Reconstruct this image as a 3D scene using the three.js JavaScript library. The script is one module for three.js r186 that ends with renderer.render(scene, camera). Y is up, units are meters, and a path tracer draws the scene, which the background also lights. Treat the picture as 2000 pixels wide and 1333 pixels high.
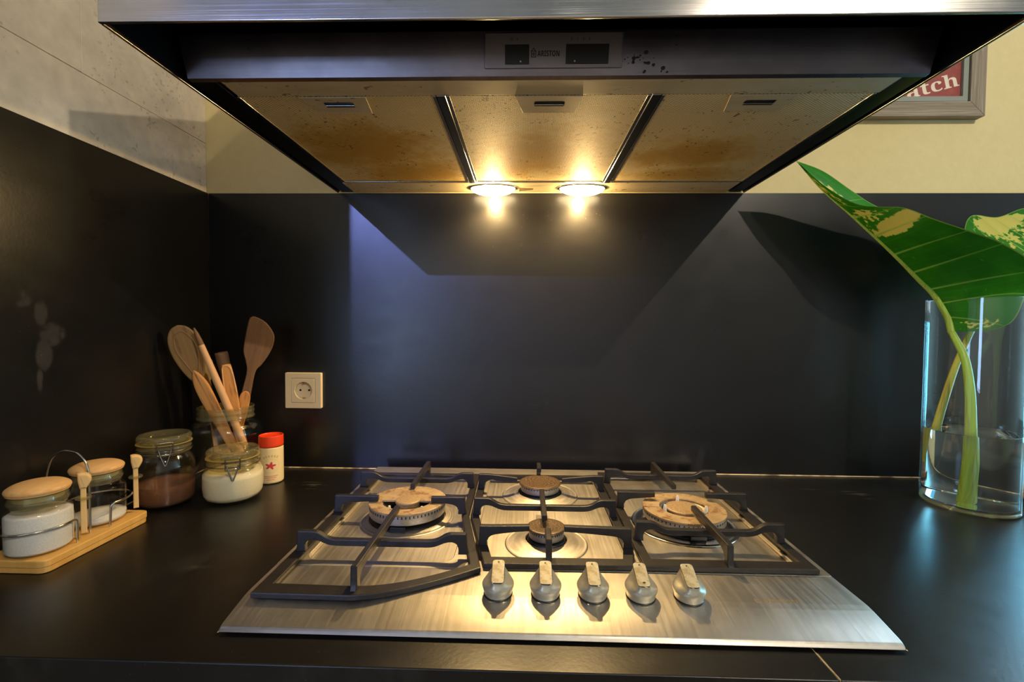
import * as THREE from 'three';
import { RoundedBoxGeometry } from 'three/addons/geometries/RoundedBoxGeometry.js';
import { mergeGeometries, toCreasedNormals } from 'three/addons/utils/BufferGeometryUtils.js';
import { TextGeometry } from 'three/addons/geometries/TextGeometry.js';
import { FontLoader } from 'three/addons/loaders/FontLoader.js';
import { RectAreaLightUniformsLib } from 'three/addons/lights/RectAreaLightUniformsLib.js';

// ---------------------------------------------------------------- camera, sky, exposure
const C = 0.9;                                   // height of the worktop above the floor
const scene = new THREE.Scene();
const camera = new THREE.PerspectiveCamera(73.04, 2000 / 1333, 0.05, 50);
camera.rotation.order = 'YXZ';
camera.rotation.set(-0.0331, 0.02787, 0.00758);
camera.position.set(-0.02769, C + 0.33008, 1.03415);
scene.add(camera);
scene.background = new THREE.Color().setRGB(0.62, 0.8, 1.0);   // bright overcast sky outside the windows
const renderer = new THREE.WebGLRenderer({ antialias: true });
renderer.toneMapping = THREE.LinearToneMapping;
renderer.toneMappingExposure = 1.0;
renderer.shadowMap.enabled = true;
RectAreaLightUniformsLib.init();
const FONT = await new FontLoader().loadAsync('fonts/droid/droid_sans_bold.typeface.json');

// light levels (each lamp is built further down with its fitting)
const HOOD_LAMP = 0.9, HOOD_GLOW = 0.2, GARDEN_LOW = 28, GARDEN_HIGH = 5, FAR_WINDOW = 12;
const WARM = new THREE.Color().setRGB(1, 0.66, 0.27), SPOT_COLOUR = new THREE.Color().setRGB(1, 0.87, 0.68);

function windowLight(w, h, x, y, z, ry, colour, power) {
  const l = new THREE.RectAreaLight(colour, power, w, h);
  l.position.set(x, y, z); l.rotation.y = ry; scene.add(l);
  return l;
}
// a RectAreaLight shines along its own -z
windowLight(0.77, 0.29, 1.497, C + 0.205, 0.012, Math.PI, new THREE.Color().setRGB(0.14, 0.52, 0.77), GARDEN_LOW);     // through the blue-green lower pane
windowLight(0.77, 0.78, 1.497, C + 0.77, 0.012, Math.PI, new THREE.Color().setRGB(0.72, 0.84, 1.0), GARDEN_HIGH);    // through the clear upper pane
windowLight(0.6, 1.0, -1.7, C + 0.25, 4.285, 0, new THREE.Color().setRGB(0.42, 0.62, 1.0), FAR_WINDOW);

// ---------------------------------------------------------------- helpers
let seed = 12345;
const rnd = () => { seed = (seed * 1664525 + 1013904223) >>> 0; return seed / 4294967296; };
const names = {};
function numbered(n) { const k = names[n] = (names[n] ?? -1) + 1; return k ? `${n}_${String(k).padStart(3, '0')}` : n; }
function thing(name, label, category, [x, y, z] = [0, 0, 0], turn = 0, group) {
  const o = new THREE.Group(); o.name = numbered(name); o.position.set(x, y, z); o.rotation.y = turn;
  o.userData = { label, category }; if (group) o.userData.group = group;
  scene.add(o); return o;
}
function setting(name) { const o = new THREE.Group(); o.name = name; o.userData.kind = 'structure'; scene.add(o); return o; }
function part(name, geo, mat, parent, label) {
  const m = new THREE.Mesh(geo, mat); m.name = name; m.castShadow = m.receiveShadow = true;
  if (label) m.userData.label = label;
  parent.add(m); return m;
}
const merge = (list) => mergeGeometries(list.map((g) => { const n = g.index ? g.toNonIndexed() : g; for (const k of Object.keys(n.attributes)) if (!['position', 'normal', 'uv'].includes(k)) n.deleteAttribute(k); return n; }));
// uv in metres from the dominant axis of each face
function metreUV(geo) {
  const g = geo.index ? geo.toNonIndexed() : geo, p = g.attributes.position, uv = new Float32Array(p.count * 2);
  const a = new THREE.Vector3(), b = new THREE.Vector3(), c = new THREE.Vector3();
  for (let i = 0; i < p.count; i += 3) {
    a.fromBufferAttribute(p, i); b.fromBufferAttribute(p, i + 1).sub(a); c.fromBufferAttribute(p, i + 2).sub(a); b.cross(c);
    const ax = Math.abs(b.x), ay = Math.abs(b.y), az = Math.abs(b.z);
    for (let k = 0; k < 3; k++) {
      const x = p.getX(i + k), y = p.getY(i + k), z = p.getZ(i + k);
      const [u, v] = ax > ay && ax > az ? [z, y] : ay > az ? [x, z] : [x, y];
      uv[2 * (i + k)] = u; uv[2 * (i + k) + 1] = v;
    }
  }
  g.setAttribute('uv', new THREE.BufferAttribute(uv, 2)); return g;
}
const box = (w, h, d, x = 0, y = 0, z = 0, r = 0) => metreUV((r ? new RoundedBoxGeometry(w, h, d, 3, r) : new THREE.BoxGeometry(w, h, d)).translate(x, y, z));
const bx = (x0, x1, y0, y1, z0, z1, r = 0) => box(x1 - x0, y1 - y0, z1 - z0, (x0 + x1) / 2, (y0 + y1) / 2, (z0 + z1) / 2, r);
const V = (x, y, z) => new THREE.Vector3(x, y, z);
const tube = (pts, r, seg = 40, closed = false, rad = 8) => new THREE.TubeGeometry(new THREE.CatmullRomCurve3(pts.map((p) => V(...p)), closed, 'centripetal'), seg, r, rad, closed);
// a wire that keeps straight runs and rounds its corners
function wire(pts, r, round = 0.004, closed = false) {
  const path = new THREE.CurvePath(), P = pts.map((p) => V(...p)); let last = P[0];
  for (let i = 1; i < P.length - 1; i++) {
    const a = P[i].clone().sub(P[i - 1]), b = P[i + 1].clone().sub(P[i]);
    const d = Math.min(round, a.length() * 0.45, b.length() * 0.45);
    const s = P[i].clone().addScaledVector(a.normalize(), -d), e = P[i].clone().addScaledVector(b.normalize(), d);
    path.add(new THREE.LineCurve3(last, s)); path.add(new THREE.QuadraticBezierCurve3(s, P[i], e)); last = e;
  }
  path.add(new THREE.LineCurve3(last, P[P.length - 1]));
  return new THREE.TubeGeometry(path, pts.length * 12, r, 8, closed);
}
const lathe = (pts, seg = 64) => new THREE.LatheGeometry(pts.map(([r, y]) => new THREE.Vector2(Math.max(r, 0.00001), y)), seg);
// smooth lathe profile through points
const latheSmooth = (pts, n = 48, seg = 64) => new THREE.LatheGeometry(new THREE.SplineCurve(pts.map(([r, y]) => new THREE.Vector2(Math.max(r, 0.00001), y))).getPoints(n), seg);
function poly(pts) { const s = new THREE.Shape(); pts.forEach(([x, y], i) => (i ? s.lineTo(x, y) : s.moveTo(x, y))); s.closePath(); return s; }
function extrude(shape, depth, bevel = 0.001, seg = 2, curve = 10) {   // extruded along z, centred
  const g = new THREE.ExtrudeGeometry(shape, { depth: depth - 2 * bevel, bevelEnabled: bevel > 0, bevelThickness: bevel, bevelSize: bevel, bevelOffset: -bevel, bevelSegments: seg, curveSegments: curve });
  g.translate(0, 0, -(depth - 2 * bevel) / 2); return metreUV(g);
}
function rr(x0, y0, x1, y1, r, T = THREE.Shape) {
  const s = new T(); s.moveTo(x0 + r, y0); s.lineTo(x1 - r, y0); s.quadraticCurveTo(x1, y0, x1, y0 + r); s.lineTo(x1, y1 - r); s.quadraticCurveTo(x1, y1, x1 - r, y1);
  s.lineTo(x0 + r, y1); s.quadraticCurveTo(x0, y1, x0, y1 - r); s.lineTo(x0, y0 + r); s.quadraticCurveTo(x0, y0, x0 + r, y0); return s;
}
// shape drawn in (x, z) laid flat, thickness upwards from y0
function flat(shapeXZ, y0, y1, bevel = 0.0008) {
  const g = new THREE.ExtrudeGeometry(shapeXZ, { depth: y1 - y0 - 2 * bevel, bevelEnabled: bevel > 0, bevelThickness: bevel, bevelSize: bevel, bevelOffset: -bevel, bevelSegments: 2, curveSegments: 24 });
  g.translate(0, 0, bevel); g.rotateX(Math.PI / 2); g.translate(0, y1, 0); return metreUV(g);   // shape y becomes +z
}

// ---------------------------------------------------------------- noise and textures
const hash = (x, y, s) => { let h = (x * 374761393 + y * 668265263 + s * 2147483647) | 0; h = Math.imul(h ^ (h >>> 13), 1274126177); h ^= h >>> 16; return (h >>> 0) / 4294967296; };
function vnoise(x, y, per, s) {   // tileable value noise, lattice period per [px, py]
  const xi = Math.floor(x), yi = Math.floor(y), fx = x - xi, fy = y - yi, u = fx * fx * (3 - 2 * fx), v = fy * fy * (3 - 2 * fy);
  const w = (i, n) => ((i % n) + n) % n, x0 = w(xi, per[0]), x1 = w(xi + 1, per[0]), y0 = w(yi, per[1]), y1 = w(yi + 1, per[1]);
  return (hash(x0, y0, s) * (1 - u) + hash(x1, y0, s) * u) * (1 - v) + (hash(x0, y1, s) * (1 - u) + hash(x1, y1, s) * u) * v;
}
function fbm(u, v, fx, fy, oct, s) { let a = 0, t = 0, k = 1; for (let o = 0; o < oct; o++) { a += k * vnoise(u * fx, v * fy, [fx, fy], s + o); t += k; k *= 0.55; fx *= 2; fy *= 2; } return a / t; }
const clamp = (x, a = 0, b = 1) => Math.min(b, Math.max(a, x)), smooth = (a, b, x) => { const t = clamp((x - a) / (b - a)); return t * t * (3 - 2 * t); };
const lerp = (a, b, t) => a + (b - a) * t, mix3 = (a, b, t) => [lerp(a[0], b[0], t), lerp(a[1], b[1], t), lerp(a[2], b[2], t)];
function tex(w, h, fn, { srgb = false, size = null, clampEdge = false } = {}) {   // fn(u, v) -> [r, g, b] 0..255 ; size in metres of one tile
  const d = new Uint8Array(w * h * 4);
  for (let j = 0; j < h; j++) for (let i = 0; i < w; i++) {
    const c = fn((i + 0.5) / w, (j + 0.5) / h), k = 4 * (j * w + i);
    if (typeof c === 'number') d[k] = d[k + 1] = d[k + 2] = clamp(c, 0, 255); else { d[k] = clamp(c[0], 0, 255); d[k + 1] = clamp(c[1], 0, 255); d[k + 2] = clamp(c[2], 0, 255); }
    d[k + 3] = 255;
  }
  const t = new THREE.DataTexture(d, w, h); t.magFilter = THREE.LinearFilter; t.minFilter = THREE.LinearMipmapLinearFilter; t.generateMipmaps = true;
  t.wrapS = t.wrapT = clampEdge ? THREE.ClampToEdgeWrapping : THREE.RepeatWrapping; if (srgb) t.colorSpace = THREE.SRGBColorSpace;
  if (size) t.repeat.set(1 / size[0], 1 / size[1]); t.needsUpdate = true; return t;
}
function canvasTex(w, h, draw, srgb = true) {
  const c = document.createElement('canvas'); c.width = w; c.height = h; draw(c.getContext('2d'), w, h);
  const t = new THREE.CanvasTexture(c); if (srgb) t.colorSpace = THREE.SRGBColorSpace; t.magFilter = THREE.LinearFilter; return t;
}
const std = (o) => new THREE.MeshStandardMaterial(o), phys = (o) => new THREE.MeshPhysicalMaterial(o);

// black laminate: grain, pale scuffs and limescale wipe marks
function laminate(s, tone, rough, scuff, stain = () => 0) {
  const color = tex(1024, 1024, (u, v) => {
    const n = fbm(u, v, 8, 8, 5, s), fine = hash(Math.floor(u * 1024), Math.floor(v * 1024), s + 9);
    const wipe = smooth(0.6, 0.85, fbm(u, v, 3, 5, 4, s + 20)) * smooth(0.4, 0.75, fbm(u, v, 60, 18, 3, s + 30));
    const speck = fine > 0.99975 ? 70 : 0;
    const k = tone[0] * (0.86 + 0.28 * n) + (fine - 0.5) * 3 + wipe * scuff + speck + 46 * stain(u, v, n);
    return [k, k * tone[1], k * tone[2]];
  }, { srgb: true, size: [1.1, 1.1] });
  const r = tex(512, 512, (u, v) => { const n = fbm(u, v, 5, 5, 5, s + 50), m = fbm(u, v, 24, 40, 3, s + 60); return 255 * clamp(rough + (n - 0.5) * 0.09 + (m - 0.5) * 0.06, 0.12, 1); }, { size: [0.9, 0.9] });
  const b = tex(512, 512, (u, v) => 255 * fbm(u, v, 64, 64, 4, s + 70), { size: [0.2, 0.2] });
  return std({ map: color, roughnessMap: r, roughness: 1, bumpMap: b, bumpScale: 0.00006, color: 0xffffff });
}
const M = {};
// dried pale smear on the left panel, and fibrous scuffs on the worktop near the vase
const smear = (u, v, n) => { const z = u * 1.1, y = v * 1.1 + 0.2; let d = 0; for (const [cz, cy, rz, ry] of [[0.393, 0.37, 0.018, 0.022], [0.368, 0.345, 0.012, 0.026], [0.352, 0.312, 0.024, 0.022], [0.366, 0.282, 0.016, 0.03], [0.372, 0.24, 0.006, 0.03]]) d = Math.max(d, 1 - Math.hypot((z - cz) / rz, (y - cy) / ry)); return smooth(0, 0.3, d) * smooth(0.1, 0.75, d * 0.9 + (n - 0.5) * 1.2 + (fbm(u, v, 40, 30, 4, 405) - 0.5) * 2.2) * (0.6 + 0.4 * fbm(u, v, 60, 90, 2, 402)); };
const scuffs = (u, v, n) => { const x = u * 1.1, z = v * 1.1; const d = 1 - Math.hypot((x - 0.615) / 0.09, (z - 0.105 - 0.25 * (x - 0.615)) / 0.03); return smooth(0, 0.6, d) * smooth(0.56, 0.75, fbm(u, v, 24, 200, 3, 411)) + 0.5 * smooth(0.68, 0.82, fbm(u, v, 26, 120, 3, 421)) * smooth(0.45, 0.75, x) * (x > 0.3 ? 1 : 0) * smooth(0.5, 0.7, n); };
M.splash = laminate(3, [21, 0.97, 1.0], 0.31, 20);
M.counter = laminate(41, [17, 0.97, 0.93], 0.33, 20, scuffs);
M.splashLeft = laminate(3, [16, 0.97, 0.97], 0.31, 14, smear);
M.paint = std({ map: tex(512, 512, (u, v) => { const n = fbm(u, v, 6, 6, 5, 7), f = fbm(u, v, 90, 90, 2, 8); return [224 + 8 * (n - 0.5) + 5 * (f - 0.5), 206 + 8 * (n - 0.5) + 5 * (f - 0.5), 152 + 9 * (n - 0.5) + 5 * (f - 0.5)]; }, { srgb: true, size: [1.2, 1.2] }), bumpMap: tex(256, 256, (u, v) => 255 * fbm(u, v, 40, 40, 3, 77), { size: [0.3, 0.3] }), bumpScale: 0.0004, roughness: 0.75 });
M.white = std({ color: 0xd9d6cc, roughness: 0.85 });
M.slab = std({ map: tex(1024, 1024, (u, v) => {
  const n = fbm(u, v, 5, 5, 6, 11), m = fbm(u, v, 30, 30, 4, 12), pit = smooth(0.7, 0.8, fbm(u, v, 90, 90, 2, 13)) * smooth(0.5, 0.7, fbm(u, v, 9, 9, 3, 14));
  const k = 0.98 + 0.22 * (n - 0.5) + 0.12 * (m - 0.5) - 0.12 * pit; return [236 * k, 224 * k, 202 * k];
}, { srgb: true, size: [0.55, 0.55] }), bumpMap: tex(512, 512, (u, v) => 255 * fbm(u, v, 20, 20, 4, 15), { size: [0.5, 0.5] }), bumpScale: 0.0003, roughness: 0.8 });
M.grout = std({ color: 0x6f6656, roughness: 0.9 });
M.bead = std({ map: tex(512, 32, (u, v) => { const n = fbm(u, v, 60, 2, 3, 19); return mix3([120, 100, 70], [216, 196, 160], smooth(0.3, 0.6, n)); }, { srgb: true, size: [1.5, 0.1] }), roughness: 0.5 });
// brushed stainless steel, brush lines along x
const brushRough = (base, amp, s) => tex(512, 512, (u, v) => 255 * clamp(base + amp * (fbm(u, v, 3, 160, 2, s) - 0.5) + 0.08 * (fbm(u, v, 7, 7, 4, s + 5) - 0.5), 0.05, 1), { size: [0.5, 0.25] });
const brushBump = tex(512, 512, (u, v) => 255 * fbm(u, v, 4, 220, 2, 23), { size: [0.4, 0.2] });
const steelTone = (s, a, b) => tex(512, 512, (u, v) => mix3(a, b, smooth(0.3, 0.75, fbm(u, v, 6, 8, 5, s) * 0.8 + 0.2 * fbm(u, v, 3, 120, 2, s + 3))), { srgb: true, size: [0.45, 0.45] });
M.hobSteel = std({ map: steelTone(31, [176, 170, 160], [205, 200, 192]), metalness: 1, roughness: 1, roughnessMap: brushRough(0.46, 0.12, 33), bumpMap: brushBump, bumpScale: 0.00004 });
M.hoodSteel = std({ map: steelTone(35, [188, 184, 182], [206, 203, 202]), metalness: 1, roughness: 1, roughnessMap: brushRough(0.17, 0.05, 37), bumpMap: brushBump, bumpScale: 0.00005 });
M.panelSteel = std({ map: steelTone(39, [112, 106, 114], [134, 128, 136]), metalness: 1, roughness: 1, roughnessMap: brushRough(0.3, 0.02, 43), bumpMap: brushBump, bumpScale: 0.00003 });
M.darkInside = std({ color: 0x16161c, metalness: 0.6, roughness: 0.45 });
M.tray = std({ color: 0x8d8f90, metalness: 1, roughness: 0.16 });
M.chrome = std({ color: 0xd8d6d2, metalness: 1, roughness: 0.14 });
M.strip = std({ map: tex(1024, 128, (u, v) => { const n = fbm(u, v, 20, 4, 5, 51), r = smooth(0.7, 0.78, fbm(u, v, 120, 10, 3, 52)) * smooth(0.5, 0.65, fbm(u, v, 9, 2, 3, 53)); return mix3(mix3([186, 168, 132], [206, 192, 160], n), [96, 70, 44], 0.75 * r); }, { srgb: true, size: [0.83, 0.05] }), roughness: 0.45, metalness: 0.25 });
M.iron = std({ map: tex(256, 256, (u, v) => { const n = fbm(u, v, 12, 12, 4, 61); return mix3([26, 24, 25], [44, 40, 38], n); }, { srgb: true, size: [0.12, 0.12] }), bumpMap: tex(256, 256, (u, v) => 255 * fbm(u, v, 60, 60, 2, 62), { size: [0.05, 0.05] }), bumpScale: 0.00012, roughness: 0.4, metalness: 0.1 });
M.black = std({ color: 0x0d0d0e, roughness: 0.4 });
M.alu = std({ map: tex(256, 256, (u, v) => { const n = fbm(u, v, 8, 8, 5, 65); return mix3([150, 142, 132], [196, 190, 182], n); }, { srgb: true, size: [0.08, 0.08] }), metalness: 0.8, roughness: 0.42 });
M.burnt = std({ map: tex(512, 512, (u, v) => { const n = fbm(u, v, 9, 9, 5, 67), r = smooth(0.5, 0.75, fbm(u, v, 16, 16, 4, 68)); return mix3(mix3([150, 128, 96], [190, 168, 132], n), [120, 78, 46], 0.7 * r); }, { srgb: true, size: [0.14, 0.14] }), metalness: 0.35, roughness: 0.55 });
M.capEnamel = std({ map: tex(512, 512, (u, v) => { const n = fbm(u, v, 10, 10, 5, 71), r = smooth(0.45, 0.7, fbm(u, v, 7, 7, 5, 72)); return mix3([62, 50, 38], [150, 118, 76], r * (0.5 + 0.7 * n)); }, { srgb: true, size: [0.09, 0.09] }), metalness: 0.2, roughness: 0.42 });
M.knob = std({ map: tex(256, 256, (u, v) => { const n = fbm(u, v, 8, 8, 5, 75); return mix3([176, 170, 150], [198, 192, 174], n); }, { srgb: true, size: [0.03, 0.03] }), metalness: 0.55, roughness: 0.36 });
M.knobTop = std({ map: tex(256, 256, (u, v) => { const n = fbm(u, v, 6, 6, 5, 76), g = smooth(0.5, 0.72, fbm(u, v, 9, 9, 4, 78)); return mix3(mix3([196, 186, 152], [212, 204, 176], n), [150, 128, 84], 0.5 * g); }, { srgb: true, size: [0.05, 0.05] }), metalness: 0.3, roughness: 0.4 });
M.ceramic = std({ color: 0xe8e4da, roughness: 0.25 });
// woods
function wood(s, a, b, c, fx, fy, size, rough = 0.55) {
  return std({ map: tex(512, 512, (u, v) => { const w = fbm(u, v, fx, fy, 4, s), g = fbm(u, v, fx * 6, Math.max(1, fy), 3, s + 4), d = smooth(0.6, 0.85, fbm(u, v, 5, 4, 4, s + 8)); return mix3(mix3(a, b, clamp(0.7 * w + 0.5 * (g - 0.3))), c, 0.55 * d); }, { srgb: true, size }), roughness: rough });
}
M.bamboo = wood(81, [206, 158, 84], [226, 184, 112], [190, 138, 66], 30, 2, [0.14, 0.3], 0.42);
M.lidWood = wood(85, [214, 166, 108], [232, 190, 136], [200, 146, 88], 10, 2, [0.08, 0.12], 0.5);
M.spoonWood = wood(87, [216, 180, 122], [228, 196, 142], [204, 162, 104], 14, 2, [0.04, 0.12], 0.55);
M.darkWood = wood(89, [96, 68, 44], [132, 98, 64], [46, 34, 26], 12, 3, [0.06, 0.2], 0.6);
M.oliveWood = wood(91, [112, 86, 52], [138, 110, 70], [82, 60, 36], 16, 2, [0.05, 0.16], 0.6);
M.paleWood = wood(93, [206, 158, 112], [222, 178, 132], [186, 136, 92], 14, 2, [0.04, 0.3], 0.55);
M.amberWood = wood(95, [188, 128, 66], [212, 156, 90], [140, 88, 44], 12, 2, [0.05, 0.2], 0.55);
M.yellowWood = wood(97, [206, 164, 82], [222, 184, 106], [176, 130, 62], 12, 2, [0.05, 0.2], 0.55);
M.greyWood = (() => { const t = tex(512, 512, (u, v) => { const w = fbm(u, v, 3, 70, 4, 101), g = smooth(0.5, 0.75, fbm(u, v, 4, 40, 3, 103)); return mix3([122, 108, 90], [168, 156, 136], clamp(w * 1.2 - 0.1 + 0.4 * g - 0.15)); }, { srgb: true, size: [0.3, 0.12] }); return std({ map: t, roughness: 0.7 }); })();
M.greyFillet = std({ color: 0x8d9288, roughness: 0.6 });
// glass
M.pane = phys({ color: 0xffffff, transmission: 1, thickness: 0, roughness: 0.02, ior: 1.5 });
M.jarGlass = phys({ color: new THREE.Color().setRGB(0.985, 0.99, 0.975), transmission: 1, thickness: 0, roughness: 0.03, ior: 1.5 });
M.rimGlass = phys({ color: new THREE.Color().setRGB(0.84, 0.8, 0.56), transmission: 0.93, thickness: 0, roughness: 0.06, ior: 1.6 });
M.wire = std({ color: 0x8f8b86, metalness: 1, roughness: 0.25 });
M.water = phys({ color: 0xffffff, transmission: 1, thickness: 0.1, roughness: 0, ior: 1.33 });

// ---------------------------------------------------------------- the room
const HS = 0.6248;                                 // top of the splashback and underside of the hood
{
  const f = setting('floor');
  part('floor_slab', bx(-3.1, 2.3, -0.12, 0, -0.4, 4.6), std({ color: 0x8d7a63, roughness: 0.5 }), f);
  const c = setting('ceiling');
  part('ceiling_slab', bx(-3.1, 2.3, C + 1.7, C + 1.85, -0.4, 4.6), M.white, c);
  // back wall with the window opening to the right of the picture
  const w = setting('wall_back'), zf = -0.006, zb = -0.15, wx0 = 1.08, wx1 = 1.92, wy0 = C + 0.04, wy1 = C + 1.2;
  part('painted_wall', merge([bx(-0.9, wx0, 0, C + 1.7, zb, zf), bx(wx1, 2.3, 0, C + 1.7, zb, zf), bx(wx0, wx1, 0, wy0, zb, zf), bx(wx0, wx1, wy1, C + 1.7, zb, zf)]), M.paint, w);
  part('splashback', bx(-0.747, 1.075, C + 0.0005, C + HS, zf, 0, 0.0006), M.splash, w, 'black laminate splashback panel behind the hob');
  const win = setting('window_1');
  const fr = (x0, x1, y0, y1) => bx(x0, x1, y0, y1, -0.1, -0.05);
  part('window_frame', merge([fr(wx0, wx0 + 0.04, wy0, wy1), fr(wx1 - 0.04, wx1, wy0, wy1), fr(wx0 + 0.04, wx1 - 0.04, wy0, wy0 + 0.04), fr(wx0 + 0.04, wx1 - 0.04, wy1 - 0.04, wy1), fr(wx0 + 0.04, wx1 - 0.04, C + 0.355, C + 0.38)]), M.white, win);
  part('window_pane', bx(wx0 + 0.04, wx1 - 0.04, wy0 + 0.04, C + 0.355, -0.078, -0.074), phys({ color: new THREE.Color().setRGB(0.1, 0.72, 0.9), transmission: 1, thickness: 0, roughness: 0.02, ior: 1.5 }), win, 'blue-green tinted lower pane');
  part('window_pane', bx(wx0 + 0.04, wx1 - 0.04, C + 0.38, wy1 - 0.04, -0.078, -0.074), M.pane, win, 'clear upper pane');
  // left wall: laminate below, stone slabs above, ends in a pier
  const l = setting('wall_left');
  part('masonry', bx(-0.9, -0.762, 0, C + 1.7, zf, 1.1), M.grout, l);
  part('splashback', bx(-0.762, -0.747, C + 0.0005, C + HS, 0.0003, 1.09, 0.0006), M.splashLeft, l, 'black laminate splashback panel on the left wall');
  const j = 0.0011, rows = [[HS + 0.0004, 0.738, [zf, 0.095, 0.695, 1.1]], [0.738, 1.04, [zf, 0.288, 0.888, 1.1]], [1.04, 1.34, [zf, 0.095, 0.695, 1.1]], [1.34, 1.7, [zf, 0.288, 0.888, 1.1]]];
  for (const [y0, y1, zs] of rows) for (let i = 0; i < zs.length - 1; i++)
    part('stone_slab', bx(-0.762, -0.7545 + 0.0005 * (i % 2), C + y0 + j / 2, C + y1 - j / 2, zs[i] + j / 2, zs[i + 1] - j / 2, 0.0007), M.slab, l);
  // the rest of the room, behind and beside the camera
  const r = setting('wall_right'); part('painted_wall', bx(2.1, 2.3, 0, C + 1.7, -0.15, 4.6), M.white, r);
  const lf = setting('wall_far_left'); part('painted_wall', bx(-3.1, -2.9, 0, C + 1.7, -0.15, 4.6), M.white, lf);
  const lb = setting('wall_left_return'); part('painted_wall', bx(-2.9, -0.9, 0, C + 1.7, 0.9, 1.1), M.white, lb);
  const q = setting('wall_front'), qx0 = -2.04, qx1 = -1.36, qy0 = C - 0.29, qy1 = C + 0.79;
  part('painted_wall', merge([bx(-2.9, qx0, 0, C + 1.7, 4.3, 4.45), bx(qx1, 2.1, 0, C + 1.7, 4.3, 4.45), bx(qx0, qx1, 0, qy0, 4.3, 4.45), bx(qx0, qx1, qy1, C + 1.7, 4.3, 4.45)]), M.white, q);
  const w2 = setting('window_2');
  const f2 = (x0, x1, y0, y1) => bx(x0, x1, y0, y1, 4.34, 4.39);
  part('window_frame', merge([f2(qx0, qx0 + 0.04, qy0, qy1), f2(qx1 - 0.04, qx1, qy0, qy1), f2(qx0 + 0.04, qx1 - 0.04, qy0, qy0 + 0.04), f2(qx0 + 0.04, qx1 - 0.04, qy1 - 0.04, qy1)]), M.white, w2);
  part('window_pane', bx(qx0 + 0.04, qx1 - 0.04, qy0 + 0.04, qy1 - 0.04, 4.362, 4.366), M.pane, w2);
}
// ceiling spots above and behind the camera
const COOL = new THREE.Color().setRGB(0.28, 0.36, 1.0), ROOM = new THREE.Color().setRGB(1, 0.93, 0.84);
[[0.94, 2.17, 'warm', 'the warm one nearer the hood', SPOT_COLOUR, 3.2, [0.3, 0.3, 0.2], 1.2], [1.33, 2.17, 'warm', 'the brighter warm one nearer the right wall', SPOT_COLOUR, 11, [0.3, 0.3, 0.2], 0.8], [-1.62, 3.95, 'cool', 'the bluish one at the far left', COOL, 42, [-0.22, 0.42, 0], 0.8, 0.17, 1], [0.2, 2.5, 'warm', 'the one over the middle of the room', ROOM, 13, [0.3, -0.2, 4.4], 1], [-1.5, 2.5, 'warm', 'the one nearest the far left wall', ROOM, 13, [-1.3, -0.2, 4.4], 1]].forEach(([x, z, tone, where, colour, power, to, soft, cone = 0.9, edge = 0.6]) => {
  const t = thing('ceiling_spotlight', `round recessed ceiling spotlight behind the camera, ${where}`, 'spotlight', [x, C + 1.6995, z]);
  part('rim', lathe([[0.03, -0.001], [0.034, -0.006], [0.045, -0.006], [0.049, -0.001], [0.049, 0], [0.03, 0], [0.03, -0.001]], 48), M.white, t);
  part('bulb', lathe([[0.0001, -0.010], [0.012, -0.009], [0.022, -0.006], [0.029, -0.001]], 40), std({ color: 0xffffff, emissive: colour, emissiveIntensity: 25 }), t);
  const s = new THREE.SpotLight(colour, power, 0, cone, edge, 2);
  s.position.set(x, C + 1.6995 - 0.014, z); s.target.position.set(to[0], C + to[1], to[2]); s.castShadow = true; s.shadow.radius = soft; scene.add(s, s.target);
});

// ---------------------------------------------------------------- worktop and cabinet
{
  const t = thing('countertop', 'long black laminate worktop with a pale seam near its front edge', 'countertop', [0, C, 0]);
  part('slab', bx(-0.7465, 0.2703, -0.04, 0, 0.0005, 0.605, 0.0015), M.counter, t);
  part('slab', bx(0.2709, 2.098, -0.04, 0, 0.0005, 0.605, 0.0015), M.counter, t);
  part('seam', bx(0.27035, 0.27085, -0.04, -0.00005, 0.001, 0.605), M.bead, t, 'pale seam between the two slabs');
  const b = merge([
    new THREE.CylinderGeometry(0.0015, 0.0015, 1.915, 8).rotateZ(Math.PI / 2).translate(0.2105, 0.0012, 0.0012),
    new THREE.CylinderGeometry(0.0014, 0.0014, 0.6, 8).rotateX(Math.PI / 2).translate(-0.7462, 0.0008, 0.302)]);
  part('sealant_bead', metreUV(b), M.bead, t, 'pale bead of sealant along the splashback');
  const k = thing('base_cabinet', 'dark kitchen base cabinet under the black worktop', 'cabinet', [0, 0, 0]);
  part('carcass', bx(-0.745, 2.09, 0.1, C - 0.0405, 0.001, 0.56), std({ color: 0x1c1b1e, roughness: 0.5 }), k);
  for (let i = 0; i < 4; i++) part('door', bx(-0.743 + i * 0.7, -0.743 + i * 0.7 + 0.696, 0.11, C - 0.043, 0.5605, 0.58, 0.002), std({ color: 0x232229, roughness: 0.45 }), k);
  part('plinth', bx(-0.745, 2.09, 0.0005, 0.0995, 0.001, 0.5), M.black, k);
}

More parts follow.
